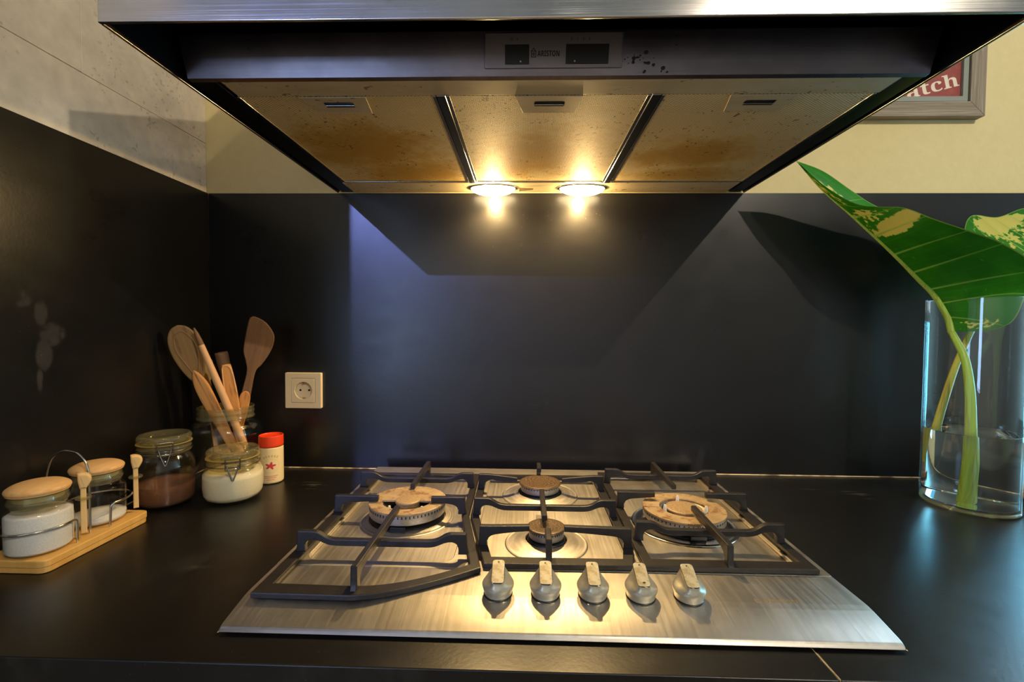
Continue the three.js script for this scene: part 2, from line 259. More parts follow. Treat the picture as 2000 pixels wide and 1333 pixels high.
// ---------------------------------------------------------------- range hood
{
  const t = thing('range_hood', 'large brushed steel canopy range hood with two lit lamps over the hob', 'range hood', [0, C + HS, 0.0015]);
  const s = 0.0035, W = 0.45, D = 0.5818, Hb = 0.19;
  part('canopy', merge([
    bx(-W, W, 0, Hb, D - s, D, 0.0012), bx(-W, -W + s, 0, Hb, 0, D - s, 0.0012), bx(W - s, W, 0, Hb, 0, D - s, 0.0012),
    (() => { // sloping canopy up to the chimney
      const a = [[-W, Hb, D], [W, Hb, D], [W, Hb, 0], [-W, Hb, 0]], b = [[-0.16, 0.55, 0.26], [0.16, 0.55, 0.26], [0.16, 0.55, 0], [-0.16, 0.55, 0]], p = [];
      for (const i of [0, 1, 2, 3]) { const n = (i + 1) % 4; p.push(a[i], a[n], b[n], a[i], b[n], b[i]); }
      const g = new THREE.BufferGeometry(); g.setAttribute('position', new THREE.Float32BufferAttribute(p.flat(), 3)); g.computeVertexNormals(); return metreUV(g);
    })(), bx(-0.16, 0.16, 0.55, 0.97, 0, 0.26, 0.001)]), M.hoodSteel, t);
  part('inner_lining', merge([bx(-W + s + 0.0002, -W + s + 0.0016, 0.0025, Hb, 0.001, D - s - 0.002), bx(W - s - 0.0016, W - s - 0.0002, 0.0025, Hb, 0.001, D - s - 0.002), bx(-W + s + 0.002, W - s - 0.002, 0.0025, Hb, D - s - 0.0016, D - s - 0.0002), bx(-W + s + 0.002, W - s - 0.002, 0.12, 0.122, 0.002, D - s - 0.002)]), M.darkInside, t);
  part('screw', lathe([[0.0001, -0.0035], [0.004, -0.003], [0.0055, 0], [0.0001, 0]], 20).translate(-0.4, 0.1199, 0.56), std({ color: 0xc79a55, metalness: 1, roughness: 0.3 }), t);
  // the extractor unit inside the canopy
  const zf = 0.4765, ux = 0.4385;
  part('extractor_body', bx(-ux, ux, 0.0035, 0.1, 0.002, zf - 0.005), M.darkInside, t);
  part('border_tray', merge([bx(-ux, -0.4085, 0.0008, 0.0034, 0.004, zf - 0.004, 0.0008), bx(0.4145, ux, 0.0008, 0.0034, 0.004, zf - 0.004, 0.0008)]), M.tray, t, 'glossy dark border beside the filters');
  const pl = new THREE.Shape(); pl.moveTo(-0.0065, 0); pl.lineTo(0, 0.0012); pl.lineTo(0.0155, 0.044); pl.lineTo(0.010, 0.047); pl.lineTo(-0.0065, 0.047); pl.closePath();
  part('front_panel', extrude(pl, 2 * ux, 0.0008).rotateY(-Math.PI / 2).translate(0, 0, zf), M.panelSteel, t);
  // control panel lies on the slanted front panel
  const cp = new THREE.Group(); cp.name = 'control_panel'; cp.position.set(0.0025, 0.0012, zf + 0.0003); cp.rotation.x = Math.atan2(0.0155, 0.0428); t.add(cp);
  part('plate', extrude(rr(-0.0805, 0.0075, 0.0805, 0.0435, 0.0015), 0.0016, 0.0005).translate(0, 0, 0.0008), M.panelSteel, cp);
  const ink = canvasTex(1024, 224, (g, w, h) => {
    g.fillStyle = '#8d8588'; g.fillRect(0, 0, w, h); g.fillStyle = '#2a2224'; g.font = 'bold 52px sans-serif'; g.fillText('ARISTON', 392, 150, 170);
    g.lineWidth = 5; g.strokeStyle = '#2a2224'; g.strokeRect(346, 116, 34, 38); g.beginPath(); g.moveTo(346, 116); g.lineTo(363, 98); g.lineTo(380, 116); g.stroke(); g.strokeRect(357, 128, 12, 14);
    g.font = '26px sans-serif'; ['0', '1'].forEach((c, i) => g.fillText(c, 190 + i * 44, 48)); ['0', '1', '2', '3'].forEach((c, i) => g.fillText(c, 640 + i * 44, 48));
    g.globalAlpha = 0.25; for (let i = 0; i < 60; i++) { g.fillStyle = i % 2 ? '#5d4c44' : '#a59c98'; g.fillRect(rnd() * w, rnd() * h, 10 + rnd() * 60, 2); }
  });
  const face = new THREE.PlaneGeometry(0.157, 0.0345).translate(0, 0.0255, 0.00175);
  part('printed_face', face, std({ map: ink, metalness: 0.7, roughness: 0.42 }), cp, 'grey control panel face with printed lettering');
  for (const [a, b, k] of [[-0.056, -0.028, -0.038], [0.0145, 0.064, 0.025]]) {
    const sw = part('slider_window', extrude(rr(a, 0.0115, b, 0.0315, 0.0006), 0.0012, 0.0003).translate(0, 0, 0.0022), M.black, cp);
    part('slider_dot', new THREE.SphereGeometry(0.001, 12, 8).scale(1, 1, 0.5).translate(k, 0.0145, 0.0029), std({ color: 0xcfc9bd, roughness: 0.4 }), sw);
  }
  part('grease_spot', merge([...Array(26)].map((_, k) => { const h = (q) => hash(k, q, 777), a = h(1) + h(2) + h(3) - 1.5, r = 0.0005 + h(4) * h(5) * 0.0019; const u = 0.103 + a * 0.03, v = clamp(0.015 + (h(6) + h(7) - 1) * 0.016 - a * 0.012, 0.003, 0.04); return new THREE.SphereGeometry(r, 8, 6).scale(1.2, 1, 0.2).translate(u, v, 0.0006); })), std({ color: 0x2b241a, roughness: 0.5 }), cp, 'dark splashes of grease');
  const yS = 0.0002;
  part('front_strip', bx(-0.402, 0.4125, yS, 0.0034, 0.4335, zf - 0.0075, 0.001), M.strip, t, 'cream strip along the front of the filters');
  part('rear_strip', bx(-0.411, 0.4075, yS, 0.0034, 0.003, 0.0725, 0.001), M.strip, t, 'cream strip holding the two lamps');
  // filters: fine expanded mesh, stained with grease
  const meshBump = tex(512, 512, (u, v) => { const a = Math.abs(((u * 8 + v * 8) % 1) - 0.5), b = Math.abs(((u * 8 - v * 8 + 16) % 1) - 0.5); return 255 * smooth(0.02, 0.3, Math.max(a, b) - 0.2); }, { size: [0.036, 0.024] });
  const filterMat = (sd, stain, blots) => std({ map: tex(1024, 1280, (u, v) => {
    const gx = u * 0.268 / 0.0052, gy = v * 0.35 / 0.0036, a = Math.abs((((gx + gy) / 1) % 1 + 1) % 1 - 0.5), b = Math.abs((((gx - gy) / 1) % 1 + 1) % 1 - 0.5);
    const cell = smooth(0.12, 0.3, Math.max(a, b));
    const n = fbm(u, v, 6, 8, 6, sd), m = fbm(u, v, 40, 50, 3, sd + 3); let st = 0;
    for (const [bu, bv, ru, rv] of blots) st = Math.max(st, 1 - Math.hypot((u - bu) / ru, (v - bv) / rv) + (n - 0.5) * 0.9 + (m - 0.5) * 0.35);
    const k = smooth(-0.15, 0.75, st) * stain, sp = smooth(0.72, 0.8, fbm(u, v, 70, 90, 2, sd + 7)) * smooth(0.45, 0.7, fbm(u, v, 8, 9, 3, sd + 8));
    let c = mix3([214, 190, 136], [228, 206, 156], n); c = mix3(c, [182, 138, 42], k); c = mix3(c, [70, 48, 22], 0.7 * sp);
    const s2 = 0.42 + 0.58 * cell; return [c[0] * s2, c[1] * s2, c[2] * s2];
  }, { srgb: true, clampEdge: true }), bumpMap: meshBump, bumpScale: 0.0006, metalness: 0.15, roughness: 0.62 });
  const F = [[-0.4045, -0.1462, 'left', filterMat(111, 0.95, [[0.42, 0.5, 0.55, 0.38], [0.6, 0.15, 0.5, 0.3]])], [-0.1302, 0.1292, 'middle', filterMat(121, 0.9, [[0.5, 0.42, 0.6, 0.36], [0.3, 0.3, 0.3, 0.3]])], [0.1452, 0.4095, 'right', filterMat(131, 0.85, [[0.4, 0.4, 0.5, 0.24], [0.55, 0.12, 0.5, 0.16]])]];
  for (const [x0, x1, where, mat] of F) {
    const g = bx(x0, x1, 0.0005, 0.003, 0.0815, 0.4325, 0.0006), p = g.attributes.position, uv = g.attributes.uv;
    for (let i = 0; i < p.count; i++) uv.setXY(i, (p.getX(i) - x0) / (x1 - x0), (p.getZ(i) - 0.0815) / 0.351);
    const m2 = mat; m2.bumpMap = meshBump.clone(); m2.bumpMap.repeat.set((x1 - x0) / 0.036, 0.351 / 0.024);
    const f = part('grease_filter', g, m2, t, `${where} mesh grease filter of the hood`);
    const lx = where === 'left' ? -0.2785 : where === 'middle' ? 0.002 : 0.2755;
    const ls = poly([[lx - 0.045, 0.4318], [lx - 0.035, 0.386], [lx + 0.036, 0.386], [lx + 0.042, 0.4318]]); ls.holes.push(rr(lx - 0.02, 0.405, lx + 0.02, 0.419, 0.0035, THREE.Path));
    const la = part('latch', flat(ls, -0.0008, 0.0004, 0.0003), M.strip, f);
    part('latch_handle', merge([bx(lx - 0.0195, lx + 0.0195, -0.0012, -0.0002, 0.4055, 0.4105, 0.0004)]), M.chrome, la);
    part('latch_recess', bx(lx - 0.021, lx + 0.021, 0.0003, 0.00045, 0.404, 0.42), M.black, la);
    part('filter_edge', merge([bx(x0 - 0.001, x0 + 0.003, -0.0004, 0.0012, 0.0815, 0.4325, 0.0004), bx(x1 - 0.003, x1 + 0.001, -0.0004, 0.0012, 0.0815, 0.4325, 0.0004), bx(x0, x1, -0.0006, 0.0012, 0.0775, 0.0812, 0.0004)]), M.chrome, f);
  }
  for (const x of [-0.1382, 0.1372]) part('divider', extrude(poly([[-0.0068, 0.0005], [-0.0055, -0.0012], [0.0055, -0.0012], [0.0068, 0.0005], [0.0068, 0.0035], [-0.0068, 0.0035]]), 0.361, 0.0006).translate(x, 0, 0.2545), M.tray, t);
  // hood lamps
  for (const x of [-0.0985, 0.0915]) {
    const l = new THREE.Group(); l.name = 'lamp'; l.position.set(x, 0, 0.0365); t.add(l);
    part('lamp_ring', new THREE.TorusGeometry(0.034, 0.0022, 10, 48).rotateX(Math.PI / 2).scale(1.45, 0.8, 0.82).translate(0, -0.0003, 0), M.chrome, l);
    part('lamp_lens', new THREE.SphereGeometry(0.033, 40, 12, 0, Math.PI * 2, Math.PI / 2, Math.PI / 2)  .scale(1.45, 0.5, 0.82), std({ color: 0xfff0d0, emissive: new THREE.Color().setRGB(1, 0.78, 0.42), emissiveIntensity: 22, roughness: 0.3 }), l);
    const p = new THREE.SpotLight(WARM, HOOD_LAMP, 0, 1.36, 0.75, 2); p.position.set(x, C + HS - 0.015, 0.038); p.target.position.set(x, C, 0.1); p.castShadow = true; p.shadow.radius = 0.5; scene.add(p, p.target);
    const q = new THREE.PointLight(WARM, HOOD_GLOW, 0, 2); q.position.set(x, C + HS - 0.0145, 0.0375); q.castShadow = true; q.shadow.radius = 0.3; scene.add(q);   // sideways glow of the domed lens
  }
  part('torn_tape', (() => { const g = extrude(poly([[0, 0], [0.03, 0.004], [0.031, 0.0075], [0.001, 0.009]]), 0.0006, 0.0001); return g.rotateX(-0.3).translate(-0.043, -0.0105, 0.048); })(), std({ color: 0x9a8462, roughness: 0.5 }), t, 'loose strip of tape hanging between the lamps');
}

// ---------------------------------------------------------------- hob
const TRAY = 0.0165;    // height of the hob's rim above the worktop
{
  const t = thing('gas_hob', 'brushed steel five knob gas hob set into the black worktop', 'hob', [0, C, 0]);
  const x0 = -0.3502, x1 = 0.3632, zb = 0.034, zf = 0.5648;
  part('gasket', bx(x0 + 0.006, x1 - 0.006, 0.0003, 0.0038, zb + 0.006, zf - 0.005), M.black, t, 'black rubber gasket under the steel rim');
  // front apron rolls down to the worktop
  const prof = [[zb, 0.004], [zb, TRAY - 0.006], [0.45, TRAY - 0.006], [0.4505, TRAY - 0.0004], [0.506, TRAY]];
  for (let i = 1; i <= 10; i++) { const a = (i / 10) * 0.19; prof.push([0.506 + 0.1 * Math.sin(a), TRAY - 0.1 * (1 - Math.cos(a))]); }
  const ye = TRAY - 0.0018 - 0.0306 * Math.tan(0.19); prof.push([0.5555, ye + 0.0002]);
  for (let i = 1; i <= 6; i++) { const a = 0.19 + (i / 6) * 1.25; prof.push([0.5555 + 0.0115 * (Math.sin(a) - Math.sin(0.19)), ye - 0.0058 * (Math.cos(0.19) - Math.cos(a)) / 0.85]); }
  prof.push([0.5652, 0.0032], [0.55, 0.0034]);
  const sh = poly(prof.map(([z, y]) => [z, y]));
  part('apron', toCreasedNormals(extrude(sh, x1 - x0, 0.0012, 3).rotateY(-Math.PI / 2).translate((x0 + x1) / 2, 0, 0), 0.6), M.hobSteel, t);
  // rim plate with the sunken pans
  const rim = rr(x0, zb, x1, 0.4515, 0.004);
  rim.holes.push(rr(-0.318, 0.075, -0.122, 0.437, 0.02, THREE.Path), rr(-0.096, 0.075, 0.112, 0.432, 0.02, THREE.Path), rr(0.142, 0.075, 0.332, 0.432, 0.02, THREE.Path));
  part('rim_plate', flat(rim, TRAY - 0.0058, TRAY, 0.0012), M.hobSteel, t);
  // burners: three forms
  const dish = (r0, r1, h) => latheSmooth([[r1, 0.0003], [r1 - 0.002, 0.0016], [r1 - 0.005, 0.0012], [(r0 + r1) / 2, h * 0.45], [r0 + 0.002, h * 0.95], [r0, h], [r0 - 0.001, h - 0.002]], 40, 72);
  const yp = TRAY - 0.006;
  function wok(x, z) {
    const b = new THREE.Group(); b.name = 'burner'; b.position.set(x, yp, z); b.userData.label = 'large burner with open crescent ring'; t.add(b);
    part('drip_ring', dish(0.062, 0.076, 0.003), M.hobSteel, b);
    part('burner_cup', lathe([[0.0001, 0.0005], [0.06, 0.0005], [0.06, 0.003], [0.05, 0.011], [0.0001, 0.011]]), M.black, b);
    const body = part('flame_ring', lathe([[0.04, 0.011], [0.06, 0.011], [0.0615, 0.013], [0.0615, 0.0262], [0.0605, 0.0268], [0.0402, 0.0268], [0.04, 0.011]], 96), M.alu, b);
    part('flame_port', merge([...Array(64)].map((_, i) => { const a = i / 64 * Math.PI * 2; return new THREE.BoxGeometry(0.0017, 0.0036, 0.0012).translate(0, 0.0242, 0.0613).rotateY(a); })), M.black, body).userData.kind = 'stuff';
    const cap = new THREE.Shape(); cap.absarc(0, 0, 0.0628, 0, Math.PI * 2);
    const cres = new THREE.Path(); const a0 = 0.12, a1 = Math.PI - 0.12;       // opening in the front half (shape y is +z)
    cres.absarc(0, 0, 0.0415, a0, a1, false); cres.absarc(0, 0, 0.0205, a1 - 0.05, a0 + 0.05, true); cres.closePath(); cap.holes.push(cres);
    part('burner_cap', flat(cap, 0.027, 0.0305, 0.0008), M.burnt, b);
    part('centre_cap', lathe([[0.0001, 0.0318], [0.019, 0.0315], [0.0208, 0.030], [0.0208, 0.0275], [0.019, 0.0272], [0.019, 0.013], [0.0001, 0.013]], 48), M.burnt, b);
    for (const a of [0.55, 2.6]) part('igniter', lathe([[0.0001, 0.026], [0.002, 0.0255], [0.0025, 0.02], [0.0025, 0.011], [0.0001, 0.011]], 16).translate(0.031 * Math.cos(a), 0, 0.031 * Math.sin(a)), M.ceramic, b);
    part('cup_bracket', bx(-0.012, 0.012, 0.003, 0.0108, 0.0605, 0.0635, 0.0008), M.black, b);
  }
  wok(-0.219, 0.2845);
  {
    const b = new THREE.Group(); b.name = 'burner'; b.position.set(0.232, yp, 0.289); b.userData.label = 'large burner with separate middle disc'; t.add(b);
    part('drip_ring', dish(0.065, 0.082, 0.003), M.chrome, b);
    part('burner_cup', lathe([[0.0001, 0.0005], [0.06, 0.0005], [0.06, 0.003], [0.05, 0.010], [0.0001, 0.010]]), M.black, b);
    const body = part('flame_ring', lathe([[0.034, 0.0102], [0.061, 0.0102], [0.0635, 0.013], [0.0635, 0.0228], [0.0625, 0.0238], [0.0342, 0.0238], [0.034, 0.0102]], 96), M.alu, b);
    part('flame_port', merge([...Array(60)].map((_, i) => new THREE.BoxGeometry(0.0016, 0.003, 0.0012).translate(0, 0.0212, 0.0633).rotateY(i / 60 * Math.PI * 2))), M.black, body).userData.kind = 'stuff';
    const ring = (a0, a1, r0, r1, y0, y1) => { const s = new THREE.Shape(); s.absarc(0, 0, r1, a0, a1, false); s.absarc(0, 0, r0, a1, a0, true); s.closePath(); return flat(s, y0, y1, 0.0008); };
    part('burner_cap', ring(Math.PI + 0.03, 3 * Math.PI - 0.02, 0.0375, 0.0645, 0.024, 0.0275), M.burnt, b);
    part('centre_cap', lathe([[0.0001, 0.0285], [0.026, 0.0282], [0.0283, 0.027], [0.0283, 0.0245], [0.027, 0.0242], [0.027, 0.011], [0.0001, 0.011]], 56), M.burnt, b);
    part('centre_port', merge([...Array(26)].map((_, i) => new THREE.BoxGeometry(0.0022, 0.004, 0.001).translate(0, 0.021, 0.0272).rotateY(i / 26 * Math.PI * 2))), M.black, b).userData.kind = 'stuff';
    for (const a of [0.35, 1.6 + Math.PI, 2.9]) part('igniter', lathe([[0.0001, 0.035], [0.0018, 0.0345], [0.0028, 0.0285], [0.0028, 0.0245], [0.0036, 0.0242], [0.0036, 0.011], [0.0001, 0.011]], 16).translate(0.0335 * Math.cos(a), 0, 0.0335 * Math.sin(a)), M.ceramic, b);
    part('cup_bracket', bx(-0.012, 0.012, 0.003, 0.0098, 0.0605, 0.0665, 0.0008), M.black, b);
  }
  for (const [x, z, r, lab] of [[0.003, 0.173, 0.037, 'middle sized burner with a rusty enamel cap'], [0.0062, 0.3655, 0.0268, 'small burner with a rusty enamel cap']]) {
    const b = new THREE.Group(); b.name = 'burner'; b.position.set(x, yp, z); b.userData.label = lab; t.add(b);
    part('drip_ring', dish(r + 0.004, r + 0.034, 0.0075), M.hobSteel, b);
    part('burner_cup', lathe([[0.0001, 0.0004], [r + 0.002, 0.0004], [r + 0.001, 0.007], [r - 0.002, 0.0095], [0.0001, 0.0095]]), M.black, b);
    const body = part('flame_ring', lathe([[0.0001, 0.0096], [r - 0.004, 0.0096], [r - 0.0015, 0.0115], [r - 0.001, 0.0205], [r - 0.002, 0.0225], [0.0001, 0.0225]]), M.alu, b);
    part('flame_port', merge([...Array(40)].map((_, i) => new THREE.BoxGeometry(0.0013, 0.0024, 0.001).translate(0, 0.0205, r - 0.0014).rotateY(i / 40 * Math.PI * 2))), M.black, body).userData.kind = 'stuff';
    part('burner_cap', latheSmooth([[0.0001, 0.0262], [r * 0.3, 0.0258], [r * 0.75, 0.0266], [r - 0.001, 0.0264], [r + 0.001, 0.025], [r - 0.001, 0.0228], [0.0001, 0.0228]], 40), M.capEnamel, b);
  }
  // knobs: round skirt that narrows to a sloping grip
  function knobGeo(level0, level1) {
    const R = 0.0185, n = 96, K = 40, pos = [], idx = [];
    for (let k = 0; k <= K; k++) for (let i = 0; i < n; i++) {
      const s = lerp(level0, level1, k / K), a = i / n * Math.PI * 2;
      const hz = s < 0.3 ? lerp(0.0165, R, smooth(0, 0.3, s)) : lerp(R, 0.0158, smooth(0.3, 1, s));
      const hx = s < 0.3 ? lerp(0.0165, R, smooth(0, 0.3, s)) : lerp(R, 0.0076, Math.pow(smooth(0.3, 0.85, s), 0.8));
      const e = lerp(2, 4.5, smooth(0.35, 0.9, s)), ca = Math.cos(a), sa = Math.sin(a);
      const x = Math.sign(ca) * Math.pow(Math.abs(ca), 2 / e) * hx, z = Math.sign(sa) * Math.pow(Math.abs(sa), 2 / e) * hz;
      const top = 0.0245 - 0.31 * z, y = s < 0.3 ? s / 0.3 * 0.010 : lerp(0.010, top, (s - 0.3) / 0.7);
      pos.push(x, y, z);
    }
    for (let k = 0; k < K; k++) for (let i = 0; i < n; i++) { const a = k * n + i, b = k * n + (i + 1) % n; idx.push(a, a + n, b, b, a + n, b + n); }
    const g = new THREE.BufferGeometry(); g.setAttribute('position', new THREE.Float32BufferAttribute(pos, 3)); g.setIndex(idx); g.computeVertexNormals(); const q = g.toNonIndexed(); return metreUV(q);
  }
  const kg = knobGeo(0, 1);
  const capShape = rr(-0.0072, -0.0155, 0.0072, 0.0155, 0.0042);
  const capGeo = flat(capShape, 0, 0.0009, 0.0004).rotateX(Math.atan(0.31)).translate(0, 0.0243, 0);
  const kx = [-0.0565, -0.0012, 0.0538, 0.1093, 0.1645];
  kx.forEach((x, i) => {
    const k = new THREE.Group(); k.name = 'knob'; k.position.set(x, TRAY + 0.0028, 0.5045); k.rotation.x = 0.1; t.add(k);
    part('collar', lathe([[0.0001, -0.0032], [0.0165, -0.0032], [0.017, -0.0018], [0.015, 0.0001], [0.0001, 0.0001]], 40), M.black, k);
    part('grip', kg, M.knob, k);
    part('grip_top', capGeo, M.knobTop, k);
    part('mark', new THREE.SphereGeometry(0.0011, 10, 6).scale(1, 0.3, 1).translate(0, 0.0289, -0.0118), M.black, k);
    if (i === 3) part('burn_mark', new THREE.SphereGeometry(0.0014, 10, 6).scale(1.3, 0.3, 0.8).translate(0.0005, 0.0222, 0.0105), M.black, k);
  });
  // little printed dots in front of the knobs and the worn lettering at the right
  for (const [x, i] of [[0.056, 0], [0.111, 1], [0.169, 2]]) part('printed_mark', new THREE.SphereGeometry(0.0011, 10, 6).scale(1, 0.15, 1).translate(x + 0.006, 0.0098, 0.5315), M.black, t);
  const txt = new TextGeometry('ARISTON', { font: FONT, size: 0.0062, depth: 0.0002, curveSegments: 4, bevelEnabled: false });
  const logo = merge([bx(-0.009, -0.0035, 0, 0.0009, 0, 0.0002), bx(-0.009, -0.0035, 0.005, 0.0059, 0, 0.0002), bx(-0.009, -0.0081, 0.0009, 0.005, 0, 0.0002), bx(-0.0044, -0.0035, 0.0009, 0.005, 0, 0.0002)]);
  part('worn_lettering', merge([txt, logo]).scale(1.05, 1, 1).rotateX(-Math.PI / 2 + 0.02).translate(0.249, TRAY - 0.0001, 0.5105), std({ color: 0xa39a86, metalness: 0.9, roughness: 0.5 }), t, 'worn pale lettering of the maker');

  // -------------------------------------------------------------- cast iron pan supports
  const y0 = TRAY + 0.0072, TOP = 0.0515, w = 0.0085;
  const yF = TRAY + 0.0075;
  function archShape(a, b) {   // full arch with a dipped middle
    const s = new THREE.Shape(), dip = 0.041, L = b - a;
    s.moveTo(a - 0.002, y0); s.quadraticCurveTo(a + 0.001, y0 + 0.006, a + 0.0005, y0 + 0.014); s.lineTo(a + 0.001, TOP - 0.001); s.lineTo(a + 0.002, TOP); s.lineTo(a + 0.022, TOP);
    s.bezierCurveTo(a + 0.036, TOP - 0.0015, a + 0.034, dip, a + 0.056, dip); s.lineTo(b - 0.056, dip); s.bezierCurveTo(b - 0.034, dip, b - 0.036, TOP - 0.0015, b - 0.022, TOP); s.lineTo(b - 0.002, TOP); s.lineTo(b - 0.001, TOP - 0.001);
    s.lineTo(b - 0.0005, y0 + 0.014); s.quadraticCurveTo(b - 0.001, y0 + 0.006, b + 0.002, y0); s.lineTo(b - 0.012, y0); s.quadraticCurveTo(b - 0.011, y0 + 0.010, b - 0.0125, TOP - 0.018); s.quadraticCurveTo(b - 0.013, TOP - 0.0125, b - 0.021, TOP - 0.0115);
    s.bezierCurveTo(b - 0.036, TOP - 0.012, b - 0.036, dip - 0.009, b - 0.056, dip - 0.009); s.lineTo(a + 0.056, dip - 0.009); s.bezierCurveTo(a + 0.036, dip - 0.009, a + 0.036, TOP - 0.012, a + 0.021, TOP - 0.0115);
    s.quadraticCurveTo(a + 0.013, TOP - 0.0125, a + 0.0125, TOP - 0.018); s.quadraticCurveTo(a + 0.011, y0 + 0.010, a + 0.012, y0); s.closePath(); return s;
  }
  function armShape(a, tip, tipTop = TOP - 0.0005, th = 0.010, foot = 0.012) {   // L arm from a foot at a to a tip (either direction)
    const d = Math.sign(tip - a), X = (v) => a + d * v, L = Math.abs(tip - a), s = new THREE.Shape();
    s.moveTo(X(-0.002), y0); s.quadraticCurveTo(X(0.001), y0 + 0.006, X(0.0005), y0 + 0.014); s.lineTo(X(0.001), TOP - 0.001); s.lineTo(X(0.0022), TOP); s.lineTo(X(0.018), TOP); s.quadraticCurveTo(X(L * 0.6), TOP + (tipTop - TOP) * 0.35, X(L), tipTop); s.lineTo(X(L), tipTop - th * 0.8);
    s.quadraticCurveTo(X(L * 0.6), tipTop - th, X(0.026), TOP - th * 1.15); s.quadraticCurveTo(X(0.0135), TOP - th * 1.3, X(0.0125), TOP - 0.02); s.quadraticCurveTo(X(0.011), y0 + 0.01, X(foot), y0); s.closePath(); return s;
  }
  const alongX = (shape, z) => extrude(shape, w, 0.0012).translate(0, 0, z);
  const alongZ = (shape, x) => { // shape x becomes world z
    const g = extrude(shape, w * 0.95, 0.0012); const p = g.attributes.position, n = g.attributes.normal; for (let i = 0; i < p.count; i++) { const a = p.getX(i), b = p.getZ(i); p.setXYZ(i, -b + x, p.getY(i), a); const c = n.getX(i), e = n.getZ(i); n.setXYZ(i, -e, n.getY(i), c); } return metreUV(g);
  };
  const frame = (outer, inner) => { const s = outer; s.holes.push(inner); return flat(s, TRAY + 0.0003, yF, 0.0015); };
  function support(label, parts) { const g = thing('pan_support', label, 'pan support', [0, C, 0], 0, 'cast iron pan supports on the hob'); for (const [n, geo] of parts) part(n, geo, M.iron, g); return g; }
  const P2 = (pts) => { const s = new THREE.Path(); pts.forEach(([x, y], i) => (i ? s.lineTo(x, y) : s.moveTo(x, y))); s.closePath(); return s; };
  { // left, with its bowed front
    const o = new THREE.Shape(); o.moveTo(-0.338, 0.094); o.lineTo(-0.338, 0.5275); o.lineTo(-0.225, 0.5285); o.bezierCurveTo(-0.19, 0.526, -0.14, 0.505, -0.081, 0.462); o.lineTo(-0.1155, 0.3); o.lineTo(-0.119, 0.094); o.closePath();
    const i = new THREE.Path(); i.moveTo(-0.321, 0.106); i.lineTo(-0.130, 0.106); i.lineTo(-0.1275, 0.3); i.lineTo(-0.0965, 0.454); i.bezierCurveTo(-0.14, 0.485, -0.18, 0.507, -0.225, 0.5085); i.lineTo(-0.321, 0.5065); i.closePath();
    support('leftmost cast iron pan support, with a bowed front bar', [['frame', frame(o, i)], ['bar', alongX(archShape(-0.3365, -0.1215), 0.175)], ['bar', alongX(archShape(-0.333, -0.1025), 0.427)], ['arm', alongX(armShape(-0.3365, -0.2645), 0.296)], ['arm', alongX(armShape(-0.1215, -0.1775), 0.296)], ['arm', alongZ(armShape(0.519, 0.336), -0.2225)], ['arm', alongZ(armShape(0.101, 0.2395), -0.2225)]]);
  }
  {
    const o = new THREE.Shape(); o.moveTo(-0.1165, 0.094); o.lineTo(-0.113, 0.3); o.lineTo(-0.0785, 0.452); o.lineTo(0.1145, 0.4495); o.lineTo(0.1255, 0.4); o.lineTo(0.1255, 0.094); o.closePath();
    support('middle cast iron pan support, holding the two small burners', [['frame', frame(o, P2([[-0.105, 0.106], [-0.1015, 0.3], [-0.071, 0.436], [0.105, 0.4345], [0.1135, 0.398], [0.1135, 0.106]]))], ['bar', alongX(archShape(-0.1085, 0.1215), 0.2975)], ['arm', alongX(armShape(-0.1125, -0.0395, 0.0455, 0.009), 0.178)], ['arm', alongX(armShape(0.1215, 0.0438, 0.0455, 0.009), 0.178)], ['arm', alongX(armShape(-0.0895, -0.019, 0.053, 0.010), 0.4)], ['arm', alongX(armShape(0.1225, 0.0295, 0.053, 0.010), 0.4)], ['arm', alongZ(armShape(0.4425, 0.4045), 0.0062)], ['arm', alongZ(armShape(0.1005, 0.139), 0.0025)],
      ['finger', alongZ(poly([[0.252, TOP - 0.0005], [0.364, TOP - 0.0005], [0.364, TOP - 0.008], [0.304, 0.0335], [0.291, 0.0335], [0.252, TOP - 0.008]]), 0.0035)]]);
  }
  {
    const o = new THREE.Shape(); o.moveTo(0.1275, 0.07); o.lineTo(0.1275, 0.4495); o.lineTo(0.3485, 0.4495); o.lineTo(0.3485, 0.07); o.closePath();
    support('rightmost cast iron pan support, set further back', [['frame', frame(o, P2([[0.1395, 0.082], [0.1395, 0.4325], [0.336, 0.4325], [0.336, 0.082]]))], ['bar', alongX(archShape(0.1305, 0.347), 0.134)], ['bar', alongX(archShape(0.1325, 0.3435), 0.376)], ['arm', alongX(armShape(0.1305, 0.1935), 0.257)], ['arm', alongX(armShape(0.347, 0.2785), 0.257)], ['arm', alongZ(armShape(0.4475, 0.3145), 0.238)], ['arm', alongZ(armShape(0.083, 0.2215), 0.238)]]);
  }
}

